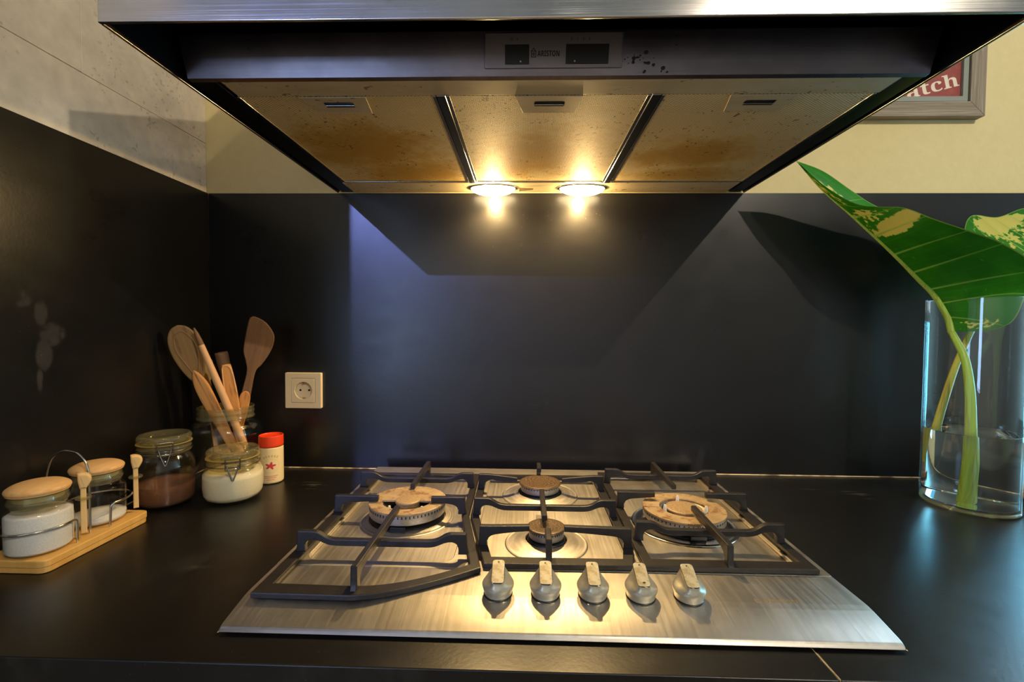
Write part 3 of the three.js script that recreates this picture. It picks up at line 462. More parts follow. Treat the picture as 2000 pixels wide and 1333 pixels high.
// ---------------------------------------------------------------- wall socket
{
  const t = thing('wall_socket', 'square cream power socket on the black splashback', 'socket', [-0.5285, C + 0.1797, 0.0002]);
  const body = rr(-0.0415, -0.0405, 0.0415, 0.0405, 0.003); body.holes.push(rr(-0.027, -0.0275, 0.027, 0.0275, 0.0015, THREE.Path));
  const cream = std({ color: 0xd9c7a6, roughness: 0.38 });
  part('cover_frame', extrude(body, 0.009, 0.0015, 3).translate(0, 0, 0.0045), cream, t);
  const ins = rr(-0.0266, -0.0271, 0.0266, 0.0271, 0.0014); const hole = new THREE.Path(); hole.absarc(0.0005, 0, 0.0195, 0, Math.PI * 2); ins.holes.push(hole);
  part('insert', extrude(ins, 0.0092, 0.0007, 2, 40).translate(0, 0, 0.0046), cream, t);
  part('socket_well', lathe([[0.0195, 0.0088], [0.019, 0.002], [0.0185, 0.0012], [0.0001, 0.0012]], 48).rotateX(Math.PI / 2).translate(0.0005, 0, 0), cream, t);
  part('pin_hole', merge([new THREE.CylinderGeometry(0.0024, 0.0024, 0.0006, 20).rotateX(Math.PI / 2).translate(-0.0095, 0, 0.0016), new THREE.CylinderGeometry(0.0024, 0.0024, 0.0006, 20).rotateX(Math.PI / 2).translate(0.0105, 0, 0.0016)]), M.black, t);
  part('earth_clip', merge([bx(-0.002, 0.003, 0.0155, 0.0188, 0.0015, 0.008, 0.0005), bx(-0.002, 0.003, -0.0188, -0.0155, 0.0015, 0.008, 0.0005)]), M.chrome, t);
}

// ---------------------------------------------------------------- framed print on the wall at the right
{
  const x1 = 0.9435, y0 = C + 0.7828, W = 0.42, H = 0.3, fw = 0.031, d = 0.02;
  const t = thing('picture_frame', 'weathered grey wooden picture frame around a red lettered print', 'picture frame', [x1 - W / 2, y0 + H / 2, -0.0055]);
  const bar = (L) => { const g = extrude(poly([[-L / 2, 0], [L / 2, 0], [L / 2 - fw, fw], [-L / 2 + fw, fw]]), d, 0.0012); return g; };
  for (const [a, L, off] of [[0, W, H], [Math.PI, W, H], [Math.PI / 2, H, W], [-Math.PI / 2, H, W]]) part('moulding', bar(L).translate(0, -off / 2, 0).rotateZ(a).translate(0, 0, d / 2), M.greyWood, t);
  const fo = rr(-W / 2 + fw, -H / 2 + fw, W / 2 - fw, H / 2 - fw, 0.0005); fo.holes.push(rr(-W / 2 + fw + 0.0125, -H / 2 + fw + 0.0125, W / 2 - fw - 0.0125, H / 2 - fw - 0.0125, 0.002, THREE.Path));
  part('shadow_gap', bx(-W / 2 + fw - 0.002, W / 2 - fw + 0.002, -H / 2 + fw - 0.002, H / 2 - fw + 0.002, 0.001, 0.0085), M.black, t);
  const fi = rr(-W / 2 + fw + 0.002, -H / 2 + fw + 0.002, W / 2 - fw - 0.002, H / 2 - fw - 0.002, 0.002); fi.holes.push(...fo.holes);
  part('inner_fillet', extrude(fi, 0.007, 0.0004).translate(0, 0, 0.0122), M.greyFillet, t);
  const pw = W - 2 * fw - 0.0225, ph = H - 2 * fw - 0.0225;
  const print = canvasTex(1024, 640, (g, w, h) => {
    g.fillStyle = '#8f3a33'; g.fillRect(0, 0, w, h);
    for (let i = 0; i < 900; i++) { g.globalAlpha = 0.12; g.fillStyle = ['#b5503c', '#5d2328', '#a4453c', '#c27a60'][i % 4]; g.beginPath(); g.ellipse(rnd() * w, rnd() * h, 3 + rnd() * 40, 2 + rnd() * 14, rnd() * 3, 0, 7); g.fill(); }
    g.globalAlpha = 1; g.save(); g.translate(1016, 560); g.rotate(-0.25); g.scale(1.42, 1); g.fillStyle = '#e8d9c2'; g.font = 'bold 112px serif'; g.textAlign = 'right'; g.fillText('atch', 0, 0); g.restore();
    for (let i = 0; i < 260; i++) { g.globalAlpha = 0.3; g.fillStyle = '#8f3a33'; g.fillRect(rnd() * w, rnd() * h, 2 + rnd() * 7, 1 + rnd() * 3); }
  });
  part('print', new THREE.PlaneGeometry(pw, ph).translate(0, 0, 0.0096), std({ map: print, roughness: 0.5 }), t, 'red print with pale slanting letters');
}

// ---------------------------------------------------------------- bamboo stand with two seasoning jars
{
  const t = thing('bamboo_stand', 'bamboo jar stand with bent wire rails and a wire loop handle', 'stand', [-0.6965, C, 0.376]);
  part('board', merge([flat(rr(-0.0445, -0.084, 0.0445, 0.0835, 0.012), 0.0003, 0.008, 0.0012), flat(rr(-0.0455, -0.085, 0.0455, 0.0845, 0.013), 0.0075, 0.0178, 0.0016)]), M.bamboo, t);
  const yb = 0.0178, r = 0.0016;
  part('handle', wire([[-0.038, yb - 0.004, 0.002], [-0.038, 0.105, 0.002], [-0.03, 0.13, 0.002], [-0.012, 0.141, 0.002], [0.008, 0.139, 0.002], [0.022, 0.126, 0.002], [0.027, 0.108, 0.002], [0.027, yb - 0.004, 0.002]], r, 0.014), M.chrome, t);
  // two rails, each a wire that rises from the board and runs round a jar
  const loopPts = (cz, y, sgn) => { const p = []; for (let i = 0; i <= 26; i++) { const a = -0.35 + (Math.PI + 0.7) * (i / 26); p.push([0.0405 * Math.sin(a + Math.PI / 2) * 1.0, y, cz + sgn * 0.0405 * -Math.cos(a + Math.PI / 2)]); } return p; };
  for (const [cz, sgn] of [[0.0505, 1], [-0.0405, -1]]) {
    const L = loopPts(cz, 0.053, sgn), a = L[0], b = L[L.length - 1];
    part('rail', wire([[a[0] - 0.002, yb - 0.004, a[2] - sgn * 0.006], [a[0] - 0.001, 0.05, a[2] - sgn * 0.005], ...L.filter((_, i) => i % 2 === 0), [b[0] + 0.001, 0.05, b[2] - sgn * 0.005], [b[0] + 0.002, yb - 0.004, b[2] - sgn * 0.006]], r, 0.006), M.chrome, t);
  }
  const salt = std({ map: tex(256, 256, (u, v) => { const n = fbm(u, v, 60, 60, 3, 201); return [214 + 24 * (n - 0.5), 213 + 24 * (n - 0.5), 214 + 24 * (n - 0.5)]; }, { srgb: true, size: [0.05, 0.05] }), roughness: 0.9, bumpMap: tex(256, 256, (u, v) => 255 * fbm(u, v, 64, 64, 2, 203), { size: [0.03, 0.03] }), bumpScale: 0.0004 });
  function jar(x, z, fill, label) {
    const g = thing('seasoning_jar', label, 'jar', [x, C + 0.0181, z], 0, 'glass jars with wooden lids');
    part('glass_body', latheSmooth([[0.0001, 0.0006], [0.028, 0.0004], [0.0335, 0.002], [0.0353, 0.007], [0.0355, 0.03], [0.0355, 0.05], [0.0345, 0.0555], [0.031, 0.0595], [0.0292, 0.0625], [0.0295, 0.0655], [0.0308, 0.067], [0.0308, 0.0705], [0.0298, 0.072], [0.0298, 0.079]], 80), M.jarGlass, g);
    part('neck_ring', lathe([[0.0275, 0.0625], [0.0298, 0.0628], [0.0306, 0.066], [0.0318, 0.068], [0.0318, 0.0705], [0.0305, 0.0725], [0.0305, 0.0785], [0.0285, 0.0788], [0.0275, 0.0775], [0.0275, 0.0625]], 64), M.rimGlass, g);
    const H = 0.003 + fill;
    const ps = fill > 0.02 ? [[0.0001, 0.0022], [0.031, 0.0022], [0.0342, 0.006], [0.0346, 0.03], [0.0345, H - 0.002], [0.03, H + 0.0008], [0.012, H - 0.0006], [0.0001, H]] : [[0.0001, 0.0022], [0.031, 0.0022], [0.0342, 0.006], [0.0345, H - 0.004], [0.02, H - 0.001], [0.0001, H + 0.002]];
    part('salt', metreUV(lathe(ps, 64)), salt, g);
    part('lid', metreUV(latheSmooth([[0.0001, 0.0948], [0.012, 0.0945], [0.024, 0.0925], [0.0315, 0.0885], [0.0337, 0.085], [0.0325, 0.0815], [0.029, 0.0798], [0.0001, 0.0796]], 50)), M.lidWood, g);
    part('seal', lathe([[0.0262, 0.071], [0.0268, 0.0793], [0.0256, 0.0793], [0.0256, 0.071]], 48), std({ color: 0xbab6a6, roughness: 0.5 }), g);
    return g;
  }
  jar(-0.694, 0.4265, 0.0505, 'glass jar full of white salt with a wooden lid, nearest on the bamboo stand');
  jar(-0.698, 0.3355, 0.013, 'nearly empty glass jar with a wooden lid, far end of the bamboo stand');
  // small spoons held by glass loops at the side of each jar
  for (const [x, z, ang, lab] of [[-0.6655, 0.3915, 0.75, 'small pale wooden spoon clipped beside the full salt jar'], [-0.668, 0.299, 0.75, 'small pale wooden spoon clipped beside the nearly empty jar']]) {
    const g = thing('wooden_spoon', lab, 'spoon', [x, C + 0.0185, z], ang, 'little spoons on the seasoning jars');
    part('stem', extrude((() => { const s = new THREE.Shape(); s.moveTo(-0.0035, 0.006); s.lineTo(0.0035, 0.006); s.lineTo(0.0032, 0.075); s.lineTo(-0.0032, 0.075); s.closePath(); return s; })(), 0.006, 0.0014), M.spoonWood, g);
    part('bowl', extrude((() => { const s = new THREE.Shape(); s.moveTo(-0.0038, 0.072); s.lineTo(-0.0058, 0.083); s.lineTo(-0.0062, 0.0945); s.quadraticCurveTo(-0.001, 0.0965, 0.006, 0.0925); s.quadraticCurveTo(0.0105, 0.088, 0.0088, 0.082); s.quadraticCurveTo(0.0068, 0.0765, 0.0036, 0.072); s.closePath(); return s; })(), 0.0125, 0.0035, 4), M.spoonWood, g);
    part('holder_loop', new THREE.TorusGeometry(0.0075, 0.0022, 10, 28).rotateX(Math.PI / 2).translate(0, 0.058, 0), M.rimGlass, g, 'clear glass loop holding the spoon');
  }
}

// ---------------------------------------------------------------- clip-top jars
function clipJar(name, label, x, z, face, prof, H, rl, content, contentMat, contentName) {
  const g = thing(name, label, 'jar', [x, C + 0.0003, z], face);
  part('glass_body', merge([latheSmooth(prof, 90, 80), latheSmooth(prof.map(([r, y], i) => [Math.max(0.0001, r - 0.0016), y + (i < 2 ? 0.0018 : 0)]), 90, 80)]), M.jarGlass, g);
  const yr = H - 0.031;   // rings of the neck
  part('neck_rings', lathe([[rl - 0.0065, yr - 0.004], [rl - 0.0035, yr - 0.004], [rl - 0.0028, yr - 0.0015], [rl - 0.0002, yr - 0.001], [rl, yr + 0.001], [rl - 0.0018, yr + 0.0028], [rl - 0.0018, yr + 0.0052], [rl - 0.0002, yr + 0.0064], [rl + 0.0002, yr + 0.008], [rl - 0.0012, yr + 0.0098], [rl - 0.0012, yr + 0.0128], [rl + 0.0006, yr + 0.0138], [rl + 0.0006, yr + 0.0142], [rl - 0.006, yr + 0.0142], [rl - 0.0065, yr - 0.004]], 72), M.rimGlass, g);
  part('glass_lid', lathe([[0.0001, H - 0.004], [rl - 0.012, H - 0.004], [rl - 0.008, H - 0.0012], [rl - 0.003, H], [rl, H - 0.003], [rl + 0.0006, H - 0.008], [rl - 0.001, H - 0.012], [rl - 0.004, H - 0.0145], [rl - 0.008, H - 0.0145], [rl - 0.010, H - 0.009], [0.0001, H - 0.009]], 72), M.rimGlass, g);
  part('rubber_seal', lathe([[rl - 0.004, H - 0.0165], [rl + 0.0012, H - 0.0165], [rl + 0.0012, H - 0.0148], [rl - 0.004, H - 0.0148], [rl - 0.004, H - 0.0165]], 64), std({ color: 0x8d7f52, roughness: 0.5 }), g);
  part(contentName, metreUV(lathe(content, 64)), contentMat, g);
  const zz = rl + 0.0032;
  part('clip', merge([
    wire([[-0.0115, H - 0.031, zz - 0.001], [-0.0115, H - 0.0095, zz], [0.0115, H - 0.0095, zz], [0.0115, H - 0.031, zz - 0.001], [-0.0115, H - 0.031, zz - 0.001]], 0.0011, 0.003),
    wire([[-0.009, H - 0.022, zz + 0.001], [-0.007, H - 0.031, zz + 0.002], [0, H - 0.051, zz + 0.0045], [0.007, H - 0.031, zz + 0.002], [0.009, H - 0.022, zz + 0.001]], 0.0014, 0.004),
    wire([[-0.0105, H - 0.026, zz], [0, H - 0.0245, zz + 0.0015], [0.0105, H - 0.026, zz]], 0.0009, 0.003),
    new THREE.TorusGeometry(rl + 0.0008, 0.0008, 6, 72).rotateX(Math.PI / 2).translate(0, H - 0.0272, 0)]), M.wire, g);
  return g;
}
const grainy = (a, b, s) => std({ map: tex(256, 256, (u, v) => mix3(a, b, fbm(u, v, 50, 50, 3, s)), { srgb: true, size: [0.02, 0.02] }), roughness: 0.95, bumpMap: tex(256, 256, (u, v) => 255 * fbm(u, v, 64, 64, 2, s + 1), { size: [0.03, 0.03] }), bumpScale: 0.0005 });
clipJar('clip_top_jar', 'taller clip-top glass jar with a layer of brown powder', -0.685, 0.2155, 0.68,
  [[0.0001, 0.001], [0.036, 0.0006], [0.042, 0.003], [0.0452, 0.011], [0.0462, 0.03], [0.0462, 0.062], [0.0455, 0.074], [0.0425, 0.085], [0.0385, 0.092], [0.0378, 0.096], [0.0378, 0.1125]], 0.1285, 0.0412,
  [[0.0001, 0.003], [0.036, 0.003], [0.042, 0.007], [0.0443, 0.013], [0.0452, 0.026], [0.0454, 0.040], [0.036, 0.0365], [0.02, 0.039], [0.008, 0.036], [0.0001, 0.037]], grainy([84, 50, 30], [124, 80, 52], 211), 'brown_powder');
clipJar('clip_top_jar', 'squat clip-top glass jar filled with pale sugar', -0.578, 0.184, 0.55,
  [[0.0001, 0.001], [0.038, 0.0006], [0.045, 0.0035], [0.049, 0.011], [0.0508, 0.024], [0.0508, 0.042], [0.0498, 0.052], [0.0465, 0.0595], [0.0425, 0.0635], [0.041, 0.067], [0.041, 0.0795]], 0.0955, 0.0438,
  [[0.0001, 0.003], [0.038, 0.003], [0.045, 0.0065], [0.0484, 0.013], [0.0499, 0.026], [0.0499, 0.043], [0.049, 0.0515], [0.034, 0.0535], [0.016, 0.0515], [0.0001, 0.0525]], grainy([206, 196, 168], [228, 220, 196], 221), 'sugar');

// ---------------------------------------------------------------- big jar of wooden utensils
const JX = -0.655, JZ = 0.0865;
{
  const g = thing('utensil_jar', 'large open glass jar in the corner holding wooden utensils', 'jar', [JX, C + 0.0003, JZ]);
  part('glass_body', merge([latheSmooth([[0.0001, 0.001], [0.055, 0.0006], [0.064, 0.005], [0.0675, 0.015], [0.0685, 0.04], [0.0685, 0.09], [0.067, 0.108], [0.061, 0.121], [0.053, 0.1285], [0.0505, 0.132], [0.0505, 0.1555]], 90, 80), latheSmooth([[0.0001, 0.004], [0.054, 0.004], [0.062, 0.0075], [0.0655, 0.016], [0.0665, 0.04], [0.0665, 0.09], [0.065, 0.107], [0.0595, 0.1195], [0.052, 0.127], [0.0488, 0.132], [0.0488, 0.1555]], 90, 80)]), M.jarGlass, g);
  part('rim', lathe([[0.0486, 0.1315], [0.0522, 0.1325], [0.0535, 0.1345], [0.0522, 0.1372], [0.0512, 0.139], [0.0512, 0.1425], [0.0526, 0.1445], [0.0528, 0.1462], [0.0516, 0.1485], [0.0516, 0.152], [0.0528, 0.1545], [0.0525, 0.1562], [0.0508, 0.1572], [0.0486, 0.156], [0.0486, 0.1315]], 80), M.rimGlass, g, 'thick glass rim with screw rings');
}
function utensil(name, label, B, T, build) {   // local y runs from B up to T, local z turns to face the room
  const b = V(B[0], C + B[1], B[2]), tp = V(T[0], C + T[1], T[2]), L = b.distanceTo(tp), y = tp.clone().sub(b).normalize();
  const g = thing(name, label, 'utensil', [b.x, b.y, b.z], 0, 'wooden utensils in the glass jar');
  const z = V(0.5, 0.1, 1).addScaledVector(y, -V(0.5, 0.1, 1).dot(y)).normalize(), x = y.clone().cross(z);
  g.quaternion.setFromRotationMatrix(new THREE.Matrix4().makeBasis(x, y, z)); build(g, L); return g;
}
function outline(pairs, asym) { // pairs [y, halfWidthLeft, halfWidthRight]
  const s = new THREE.SplineCurve([...pairs.map(([y, l, r]) => new THREE.Vector2(r ?? l, y)), ...pairs.slice().reverse().map(([y, l]) => new THREE.Vector2(-l, y))]).getPoints(90);
  return new THREE.Shape(s);
}
utensil('wooden_spoon', 'big dark wooden spoon with an oval head, leaning furthest left', [-0.66, 0.012, 0.06], [-0.7145, 0.3255, 0.142], (g, L) => {
  part('handle', extrude(outline([[0, 0.005], [0.05, 0.0055], [0.12, 0.006], [L - 0.115, 0.007]]), 0.008, 0.002), M.darkWood, g);
  const h = extrude(outline([[L - 0.122, 0.006], [L - 0.108, 0.014], [L - 0.085, 0.0215], [L - 0.055, 0.0265], [L - 0.025, 0.0245], [L - 0.006, 0.0145], [L, 0.003]]), 0.007, 0.0025, 3); part('head', h, M.oliveWood, g);
  part('head_ridge', tube([[0, L - 0.11, 0.0035], [-0.009, L - 0.08, 0.0036], [-0.0165, L - 0.045, 0.0036], [-0.010, L - 0.018, 0.0036], [0.004, L - 0.013, 0.0036], [0.0165, L - 0.035, 0.0036], [0.017, L - 0.06, 0.0036], [0.010, L - 0.09, 0.0036], [0, L - 0.11, 0.0035]], 0.0009, 60), M.oliveWood, g);
});
utensil('wooden_skewer', 'long thin pale wooden stick with a dark pencil-like tip', [-0.607, 0.075, 0.1], [-0.677, 0.3215, 0.148], (g, L) => {
  part('shaft', lathe([[0.0001, 0], [0.0065, 0.002], [0.0075, 0.03], [0.0068, L * 0.6], [0.0055, L - 0.035]], 24), M.paleWood, g);
  part('tip', lathe([[0.0056, L - 0.036], [0.0052, L - 0.026], [0.004, L - 0.012], [0.0015, L - 0.0005], [0.0001, L]], 20), M.darkWood, g, 'darkened tapering tip');
});
utensil('wooden_ladle', 'yellowish wooden spoon half hidden behind the long thin stick', [-0.68, 0.02, 0.075], [-0.7035, 0.265, 0.083], (g, L) => {
  part('handle', extrude(outline([[0, 0.004], [0.1, 0.005], [L - 0.05, 0.0055]]), 0.007, 0.002), M.amberWood, g);
  part('head', extrude(outline([[L - 0.058, 0.005], [L - 0.045, 0.0115], [L - 0.02, 0.014], [L - 0.006, 0.009], [L, 0.002]]), 0.007, 0.0025), M.yellowWood, g);
});
utensil('wooden_paddle', 'amber wooden paddle handle in front, with a pointed top', [-0.612, 0.018, 0.09], [-0.691, 0.2345, 0.13], (g, L) => {
  part('blade', extrude(outline([[0, 0.006], [0.05, 0.008], [0.11, 0.0105], [L - 0.06, 0.013], [L - 0.03, 0.012], [L - 0.01, 0.007], [L, 0.0015]]), 0.009, 0.003), M.amberWood, g);
});
utensil('wooden_pestle', 'round brown wooden handle with a flat top at the back', [-0.63, 0.012, 0.05], [-0.6725, 0.27, 0.0745], (g, L) => {
  part('shaft', lathe([[0.0001, 0], [0.008, 0.001], [0.009, 0.05], [0.0105, L - 0.06], [0.0125, L - 0.006], [0.0115, L - 0.001], [0.0001, L]], 28), M.darkWood, g);
});
utensil('wooden_scoop', 'flat-topped amber wooden scoop between the stick and the spatula', [-0.622, 0.04, 0.082], [-0.6465, 0.2455, 0.098], (g, L) => {
  part('blade', extrude(outline([[0, 0.006], [0.06, 0.0085], [L - 0.07, 0.0115], [L - 0.03, 0.0105], [L - 0.004, 0.0085], [L, 0.005]]), 0.007, 0.002), M.amberWood, g);
  part('raised_edge', tube([[-0.0065, 0.08, 0.0035], [-0.010, L - 0.06, 0.0036], [-0.009, L - 0.02, 0.0036], [-0.006, L - 0.004, 0.0036], [0.004, L - 0.004, 0.0036], [0.0085, L - 0.02, 0.0036], [0.010, L - 0.06, 0.0036]], 0.0012, 50), M.paleWood, g);
});
utensil('wooden_spatula', 'broad dark wooden spatula with a slanted head, leaning right', [-0.652, 0.03, 0.078], [-0.588, 0.3425, 0.068], (g, L) => {
  const hs = new THREE.SplineCurve([[0.0105, 0.14], [0.0095, L - 0.118], [0.0185, L - 0.098], [0.0285, L - 0.072], [0.0325, L - 0.048], [0.0285, L - 0.028], [0.010, L - 0.008], [-0.010, L], [-0.0195, L - 0.002], [-0.0225, L - 0.012], [-0.0225, L - 0.045], [-0.0205, L - 0.075], [-0.0125, L - 0.096], [-0.0065, L - 0.12], [-0.009, 0.14]].map(([a, b]) => new THREE.Vector2(a, b))).getPoints(110);
  part('head', extrude(new THREE.Shape(hs), 0.006, 0.002), M.darkWood, g);
  part('handle', extrude(outline([[0, 0.006], [0.06, 0.0075], [0.15, 0.0098]]), 0.0075, 0.002), M.amberWood, g);
});

// ---------------------------------------------------------------- seasoning shaker
{
  const t = thing('spice_shaker', 'small cream shaker with a bright red lid beside the sugar jar', 'shaker', [-0.5575, C + 0.0003, 0.0905], 0.45);
  const lab = canvasTex(1024, 512, (g, w, h) => {
    g.fillStyle = '#e3cfa2'; g.fillRect(0, 0, w, h);
    const cx = w * 0.5, cy = h * 0.5; g.strokeStyle = '#d9b48c'; g.lineWidth = 5; g.beginPath(); g.arc(cx, cy, 118, 0, 7); g.stroke();
    g.fillStyle = '#c33b3f'; for (let i = 0; i < 5; i++) { const a = -Math.PI / 2 + i * Math.PI * 2 / 5 + 0.2; g.beginPath(); g.ellipse(cx + 32 * Math.cos(a), cy + 26 * Math.sin(a), 42, 17, a, 0, 7); g.fill(); }
    g.fillStyle = '#b9975f'; for (let i = 0; i < 6; i++) { const a = (i - 2.5) * 0.22; g.save(); g.translate(cx + 170 * Math.sin(a), cy - 165 * Math.cos(a)); g.rotate(a); g.fillRect(-10, -20, 7, 40); g.fillRect(3, -20, 7, 40); g.fillRect(-10, i % 2 ? -20 : -2, 20, 7); g.restore(); }
    g.fillStyle = '#c9625a'; for (const [y, l] of [[428, 190], [456, 150], [490, 100]]) g.fillRect(cx - l / 2, y, l, 9);
  });
  lab.wrapS = THREE.RepeatWrapping; lab.offset.x = 0.5;
  part('body', lathe([[0.0001, 0], [0.0215, 0], [0.0233, 0.0018], [0.0235, 0.004], [0.0235, 0.0725], [0.0228, 0.0745], [0.0001, 0.0745]], 64), std({ color: 0xe3cfa2, roughness: 0.4 }), t);
  part('label_sleeve', new THREE.CylinderGeometry(0.02362, 0.02362, 0.062, 64, 1, true).translate(0, 0.038, 0), std({ map: lab, roughness: 0.42 }), t, 'cream label with a small red flower mark');
  part('lid', lathe([[0.0001, 0.0948], [0.0205, 0.0948], [0.0212, 0.0975], [0.0226, 0.0982], [0.0236, 0.0968], [0.0238, 0.078], [0.0228, 0.0748], [0.0001, 0.0748]], 64), std({ color: 0xe2401c, roughness: 0.38 }), t, 'bright red plastic lid');
}

// ---------------------------------------------------------------- vase with two leaf cuttings
const VX = 0.806, VZ = 0.156;
{
  const t = thing('glass_vase', 'tall clear glass cylinder vase part filled with water', 'vase', [VX, C + 0.0003, VZ]);
  part('glass_wall', lathe([[0.0001, 0], [0.062, 0], [0.068, 0.0015], [0.07, 0.005], [0.07, 0.3845], [0.0694, 0.3862], [0.0682, 0.3862], [0.0676, 0.3845], [0.0676, 0.013], [0.064, 0.009], [0.0001, 0.0085]], 96), phys({ color: new THREE.Color().setRGB(0.95, 0.97, 0.96), transmission: 1, thickness: 0, roughness: 0.015, ior: 1.5 }), t);
  part('base_ring', merge([new THREE.TorusGeometry(0.0665, 0.0032, 10, 80).rotateX(Math.PI / 2).translate(0, 0.0045, 0)]), M.rimGlass, t, 'thick glass foot of the vase');
  part('water', lathe([[0.0001, 0.0095], [0.063, 0.0098], [0.0668, 0.0135], [0.0668, 0.1395], [0.0672, 0.1412], [0.0655, 0.1402], [0.0001, 0.1400]], 80), M.water, t, 'clear water in the vase');
}
const veinT = [0.1, 0.2, 0.3, 0.4, 0.5, 0.6, 0.7, 0.8];
function leafTexture(s, patches) {
  return tex(1024, 512, (u, v) => {   // u along the midrib, v from midrib to edge
    const n = fbm(u, v, 10, 5, 5, s), m = fbm(u, v, 60, 14, 3, s + 4), f = fbm(u, v, 26, 60, 3, s + 8);
    let c = mix3([34, 118, 18], [66, 158, 30], n), y = 0;
    for (const [pu, pv, ru, rv, hard] of patches) { const d = 1 - Math.hypot((u - pu) / ru, (v - pv) / rv) + (n - 0.5) * 1.2; y = Math.max(y, hard ? smooth(0.1, 0.25, d + (m - 0.5) * 0.5) : smooth(0.62, 0.72, m * 0.7 + d * 0.45)); }
    const fleck = smooth(0.72, 0.8, 0.5 * m + 0.5 * f); c = mix3(c, [170, 190, 60], 0.5 * fleck); c = mix3(c, [226, 218, 112], y);
    let vein = 0; for (const t of veinT) { const x = Math.abs(u - (t - 0.035 * v * v)); vein = Math.max(vein, 1 - smooth(0.002, 0.0055 * (1.35 - v), x)); } for (let k = 0; k < 24; k++) { const x = Math.abs(u - (0.02 + k * 0.042 - 0.03 * v)); vein = Math.max(vein, 0.18 * (1 - smooth(0.0008, 0.002, x))); }
    c = mix3(c, [170, 206, 96], 0.9 * vein * (1 - 0.5 * v)); const edge = smooth(0.975, 0.995, v); return mix3(c, [168, 190, 90], 0.7 * edge);
  }, { srgb: true, clampEdge: true });
}
function ruled(Ma, Ea, bulge, nu = 90, nv = 30, sign = 1) {   // surface between two 3D curves, bowed along its normal
  const cm = new THREE.CatmullRomCurve3(Ma.map((p) => V(...p)), false, 'centripetal'), ce = new THREE.CatmullRomCurve3(Ea.map((p) => V(...p)), false, 'centripetal');
  const pos = [], uv = [], idx = [];
  for (let i = 0; i <= nu; i++) {
    const u = i / nu, a = cm.getPoint(u), b = ce.getPoint(u), tg = cm.getTangent(u), nrm = b.clone().sub(a).cross(tg).normalize().multiplyScalar(sign), w = a.distanceTo(b);
    for (let j = 0; j <= nv; j++) { const v = j / nv, p = a.clone().lerp(b, v).addScaledVector(nrm, bulge * w * 4 * v * (1 - v) + 0.0022 * Math.sin(u * 60) * v * (1 - v) * Math.min(1, w * 12)); pos.push(p.x, p.y, p.z); uv.push(u, v); }
  }
  for (let i = 0; i < nu; i++) for (let j = 0; j < nv; j++) { const a = i * (nv + 1) + j, b = a + nv + 1; idx.push(a, b, a + 1, a + 1, b, b + 1); }
  const g = new THREE.BufferGeometry(); g.setAttribute('position', new THREE.Float32BufferAttribute(pos, 3)); g.setAttribute('uv', new THREE.Float32BufferAttribute(uv, 2)); g.setIndex(idx); g.computeVertexNormals();
  return g;
}
function thicken(g, t) {   // gives the sheet a back face and an edge
  const n = g.attributes.normal, p = g.attributes.position, b = g.clone(), q = b.attributes.position; for (let i = 0; i < p.count; i++) q.setXYZ(i, p.getX(i) - n.getX(i) * t, p.getY(i) - n.getY(i) * t, p.getZ(i) - n.getZ(i) * t);
  const id = Array.from(b.index.array); for (let i = 0; i < id.length; i += 3) [id[i], id[i + 1]] = [id[i + 1], id[i]]; b.setIndex(id); b.computeVertexNormals();
  return mergeGeometries([g.toNonIndexed(), b.toNonIndexed()]);
}
function stem(pts, r0, r1, squash = 1) {   // tapering stalk with a flattened section
  const c = new THREE.CatmullRomCurve3(pts.map((p) => V(...p)), false, 'centripetal'), n = 60, g = new THREE.TubeGeometry(c, n, 1, 14), p = g.attributes.position;
  for (let i = 0; i <= n; i++) { const o = c.getPointAt(i / n), r = lerp(r0, r1, i / n); for (let j = 0; j <= 14; j++) { const k = i * 15 + j; p.setXYZ(k, o.x + (p.getX(k) - o.x) * r, o.y + (p.getY(k) - o.y) * r, o.z + (p.getZ(k) - o.z) * r * squash); } }
  g.computeVertexNormals();
  const capA = new THREE.SphereGeometry(r0 * 0.98, 14, 8).scale(1, 0.35, squash).translate(...pts[0]), capB = new THREE.SphereGeometry(r1 * 0.98, 14, 8).translate(...pts[pts.length - 1]);
  return metreUV(merge([g, capA, capB]));
}
const leafMat = (map) => phys({ map, roughness: 0.34, specularIntensity: 0.6, side: THREE.DoubleSide, transmission: 0.3, thickness: 0, ior: 1.4 });
const stalk = (a, b, s) => std({ map: tex(128, 256, (u, v) => { const n = fbm(u, v, 14, 3, 4, s), d = smooth(0.6, 0.75, fbm(u, v, 8, 2, 3, s + 3)); return mix3(mix3(a, b, n), [150, 110, 50], 0.35 * d); }, { srgb: true, size: [0.03, 0.2] }), roughness: 0.4 });
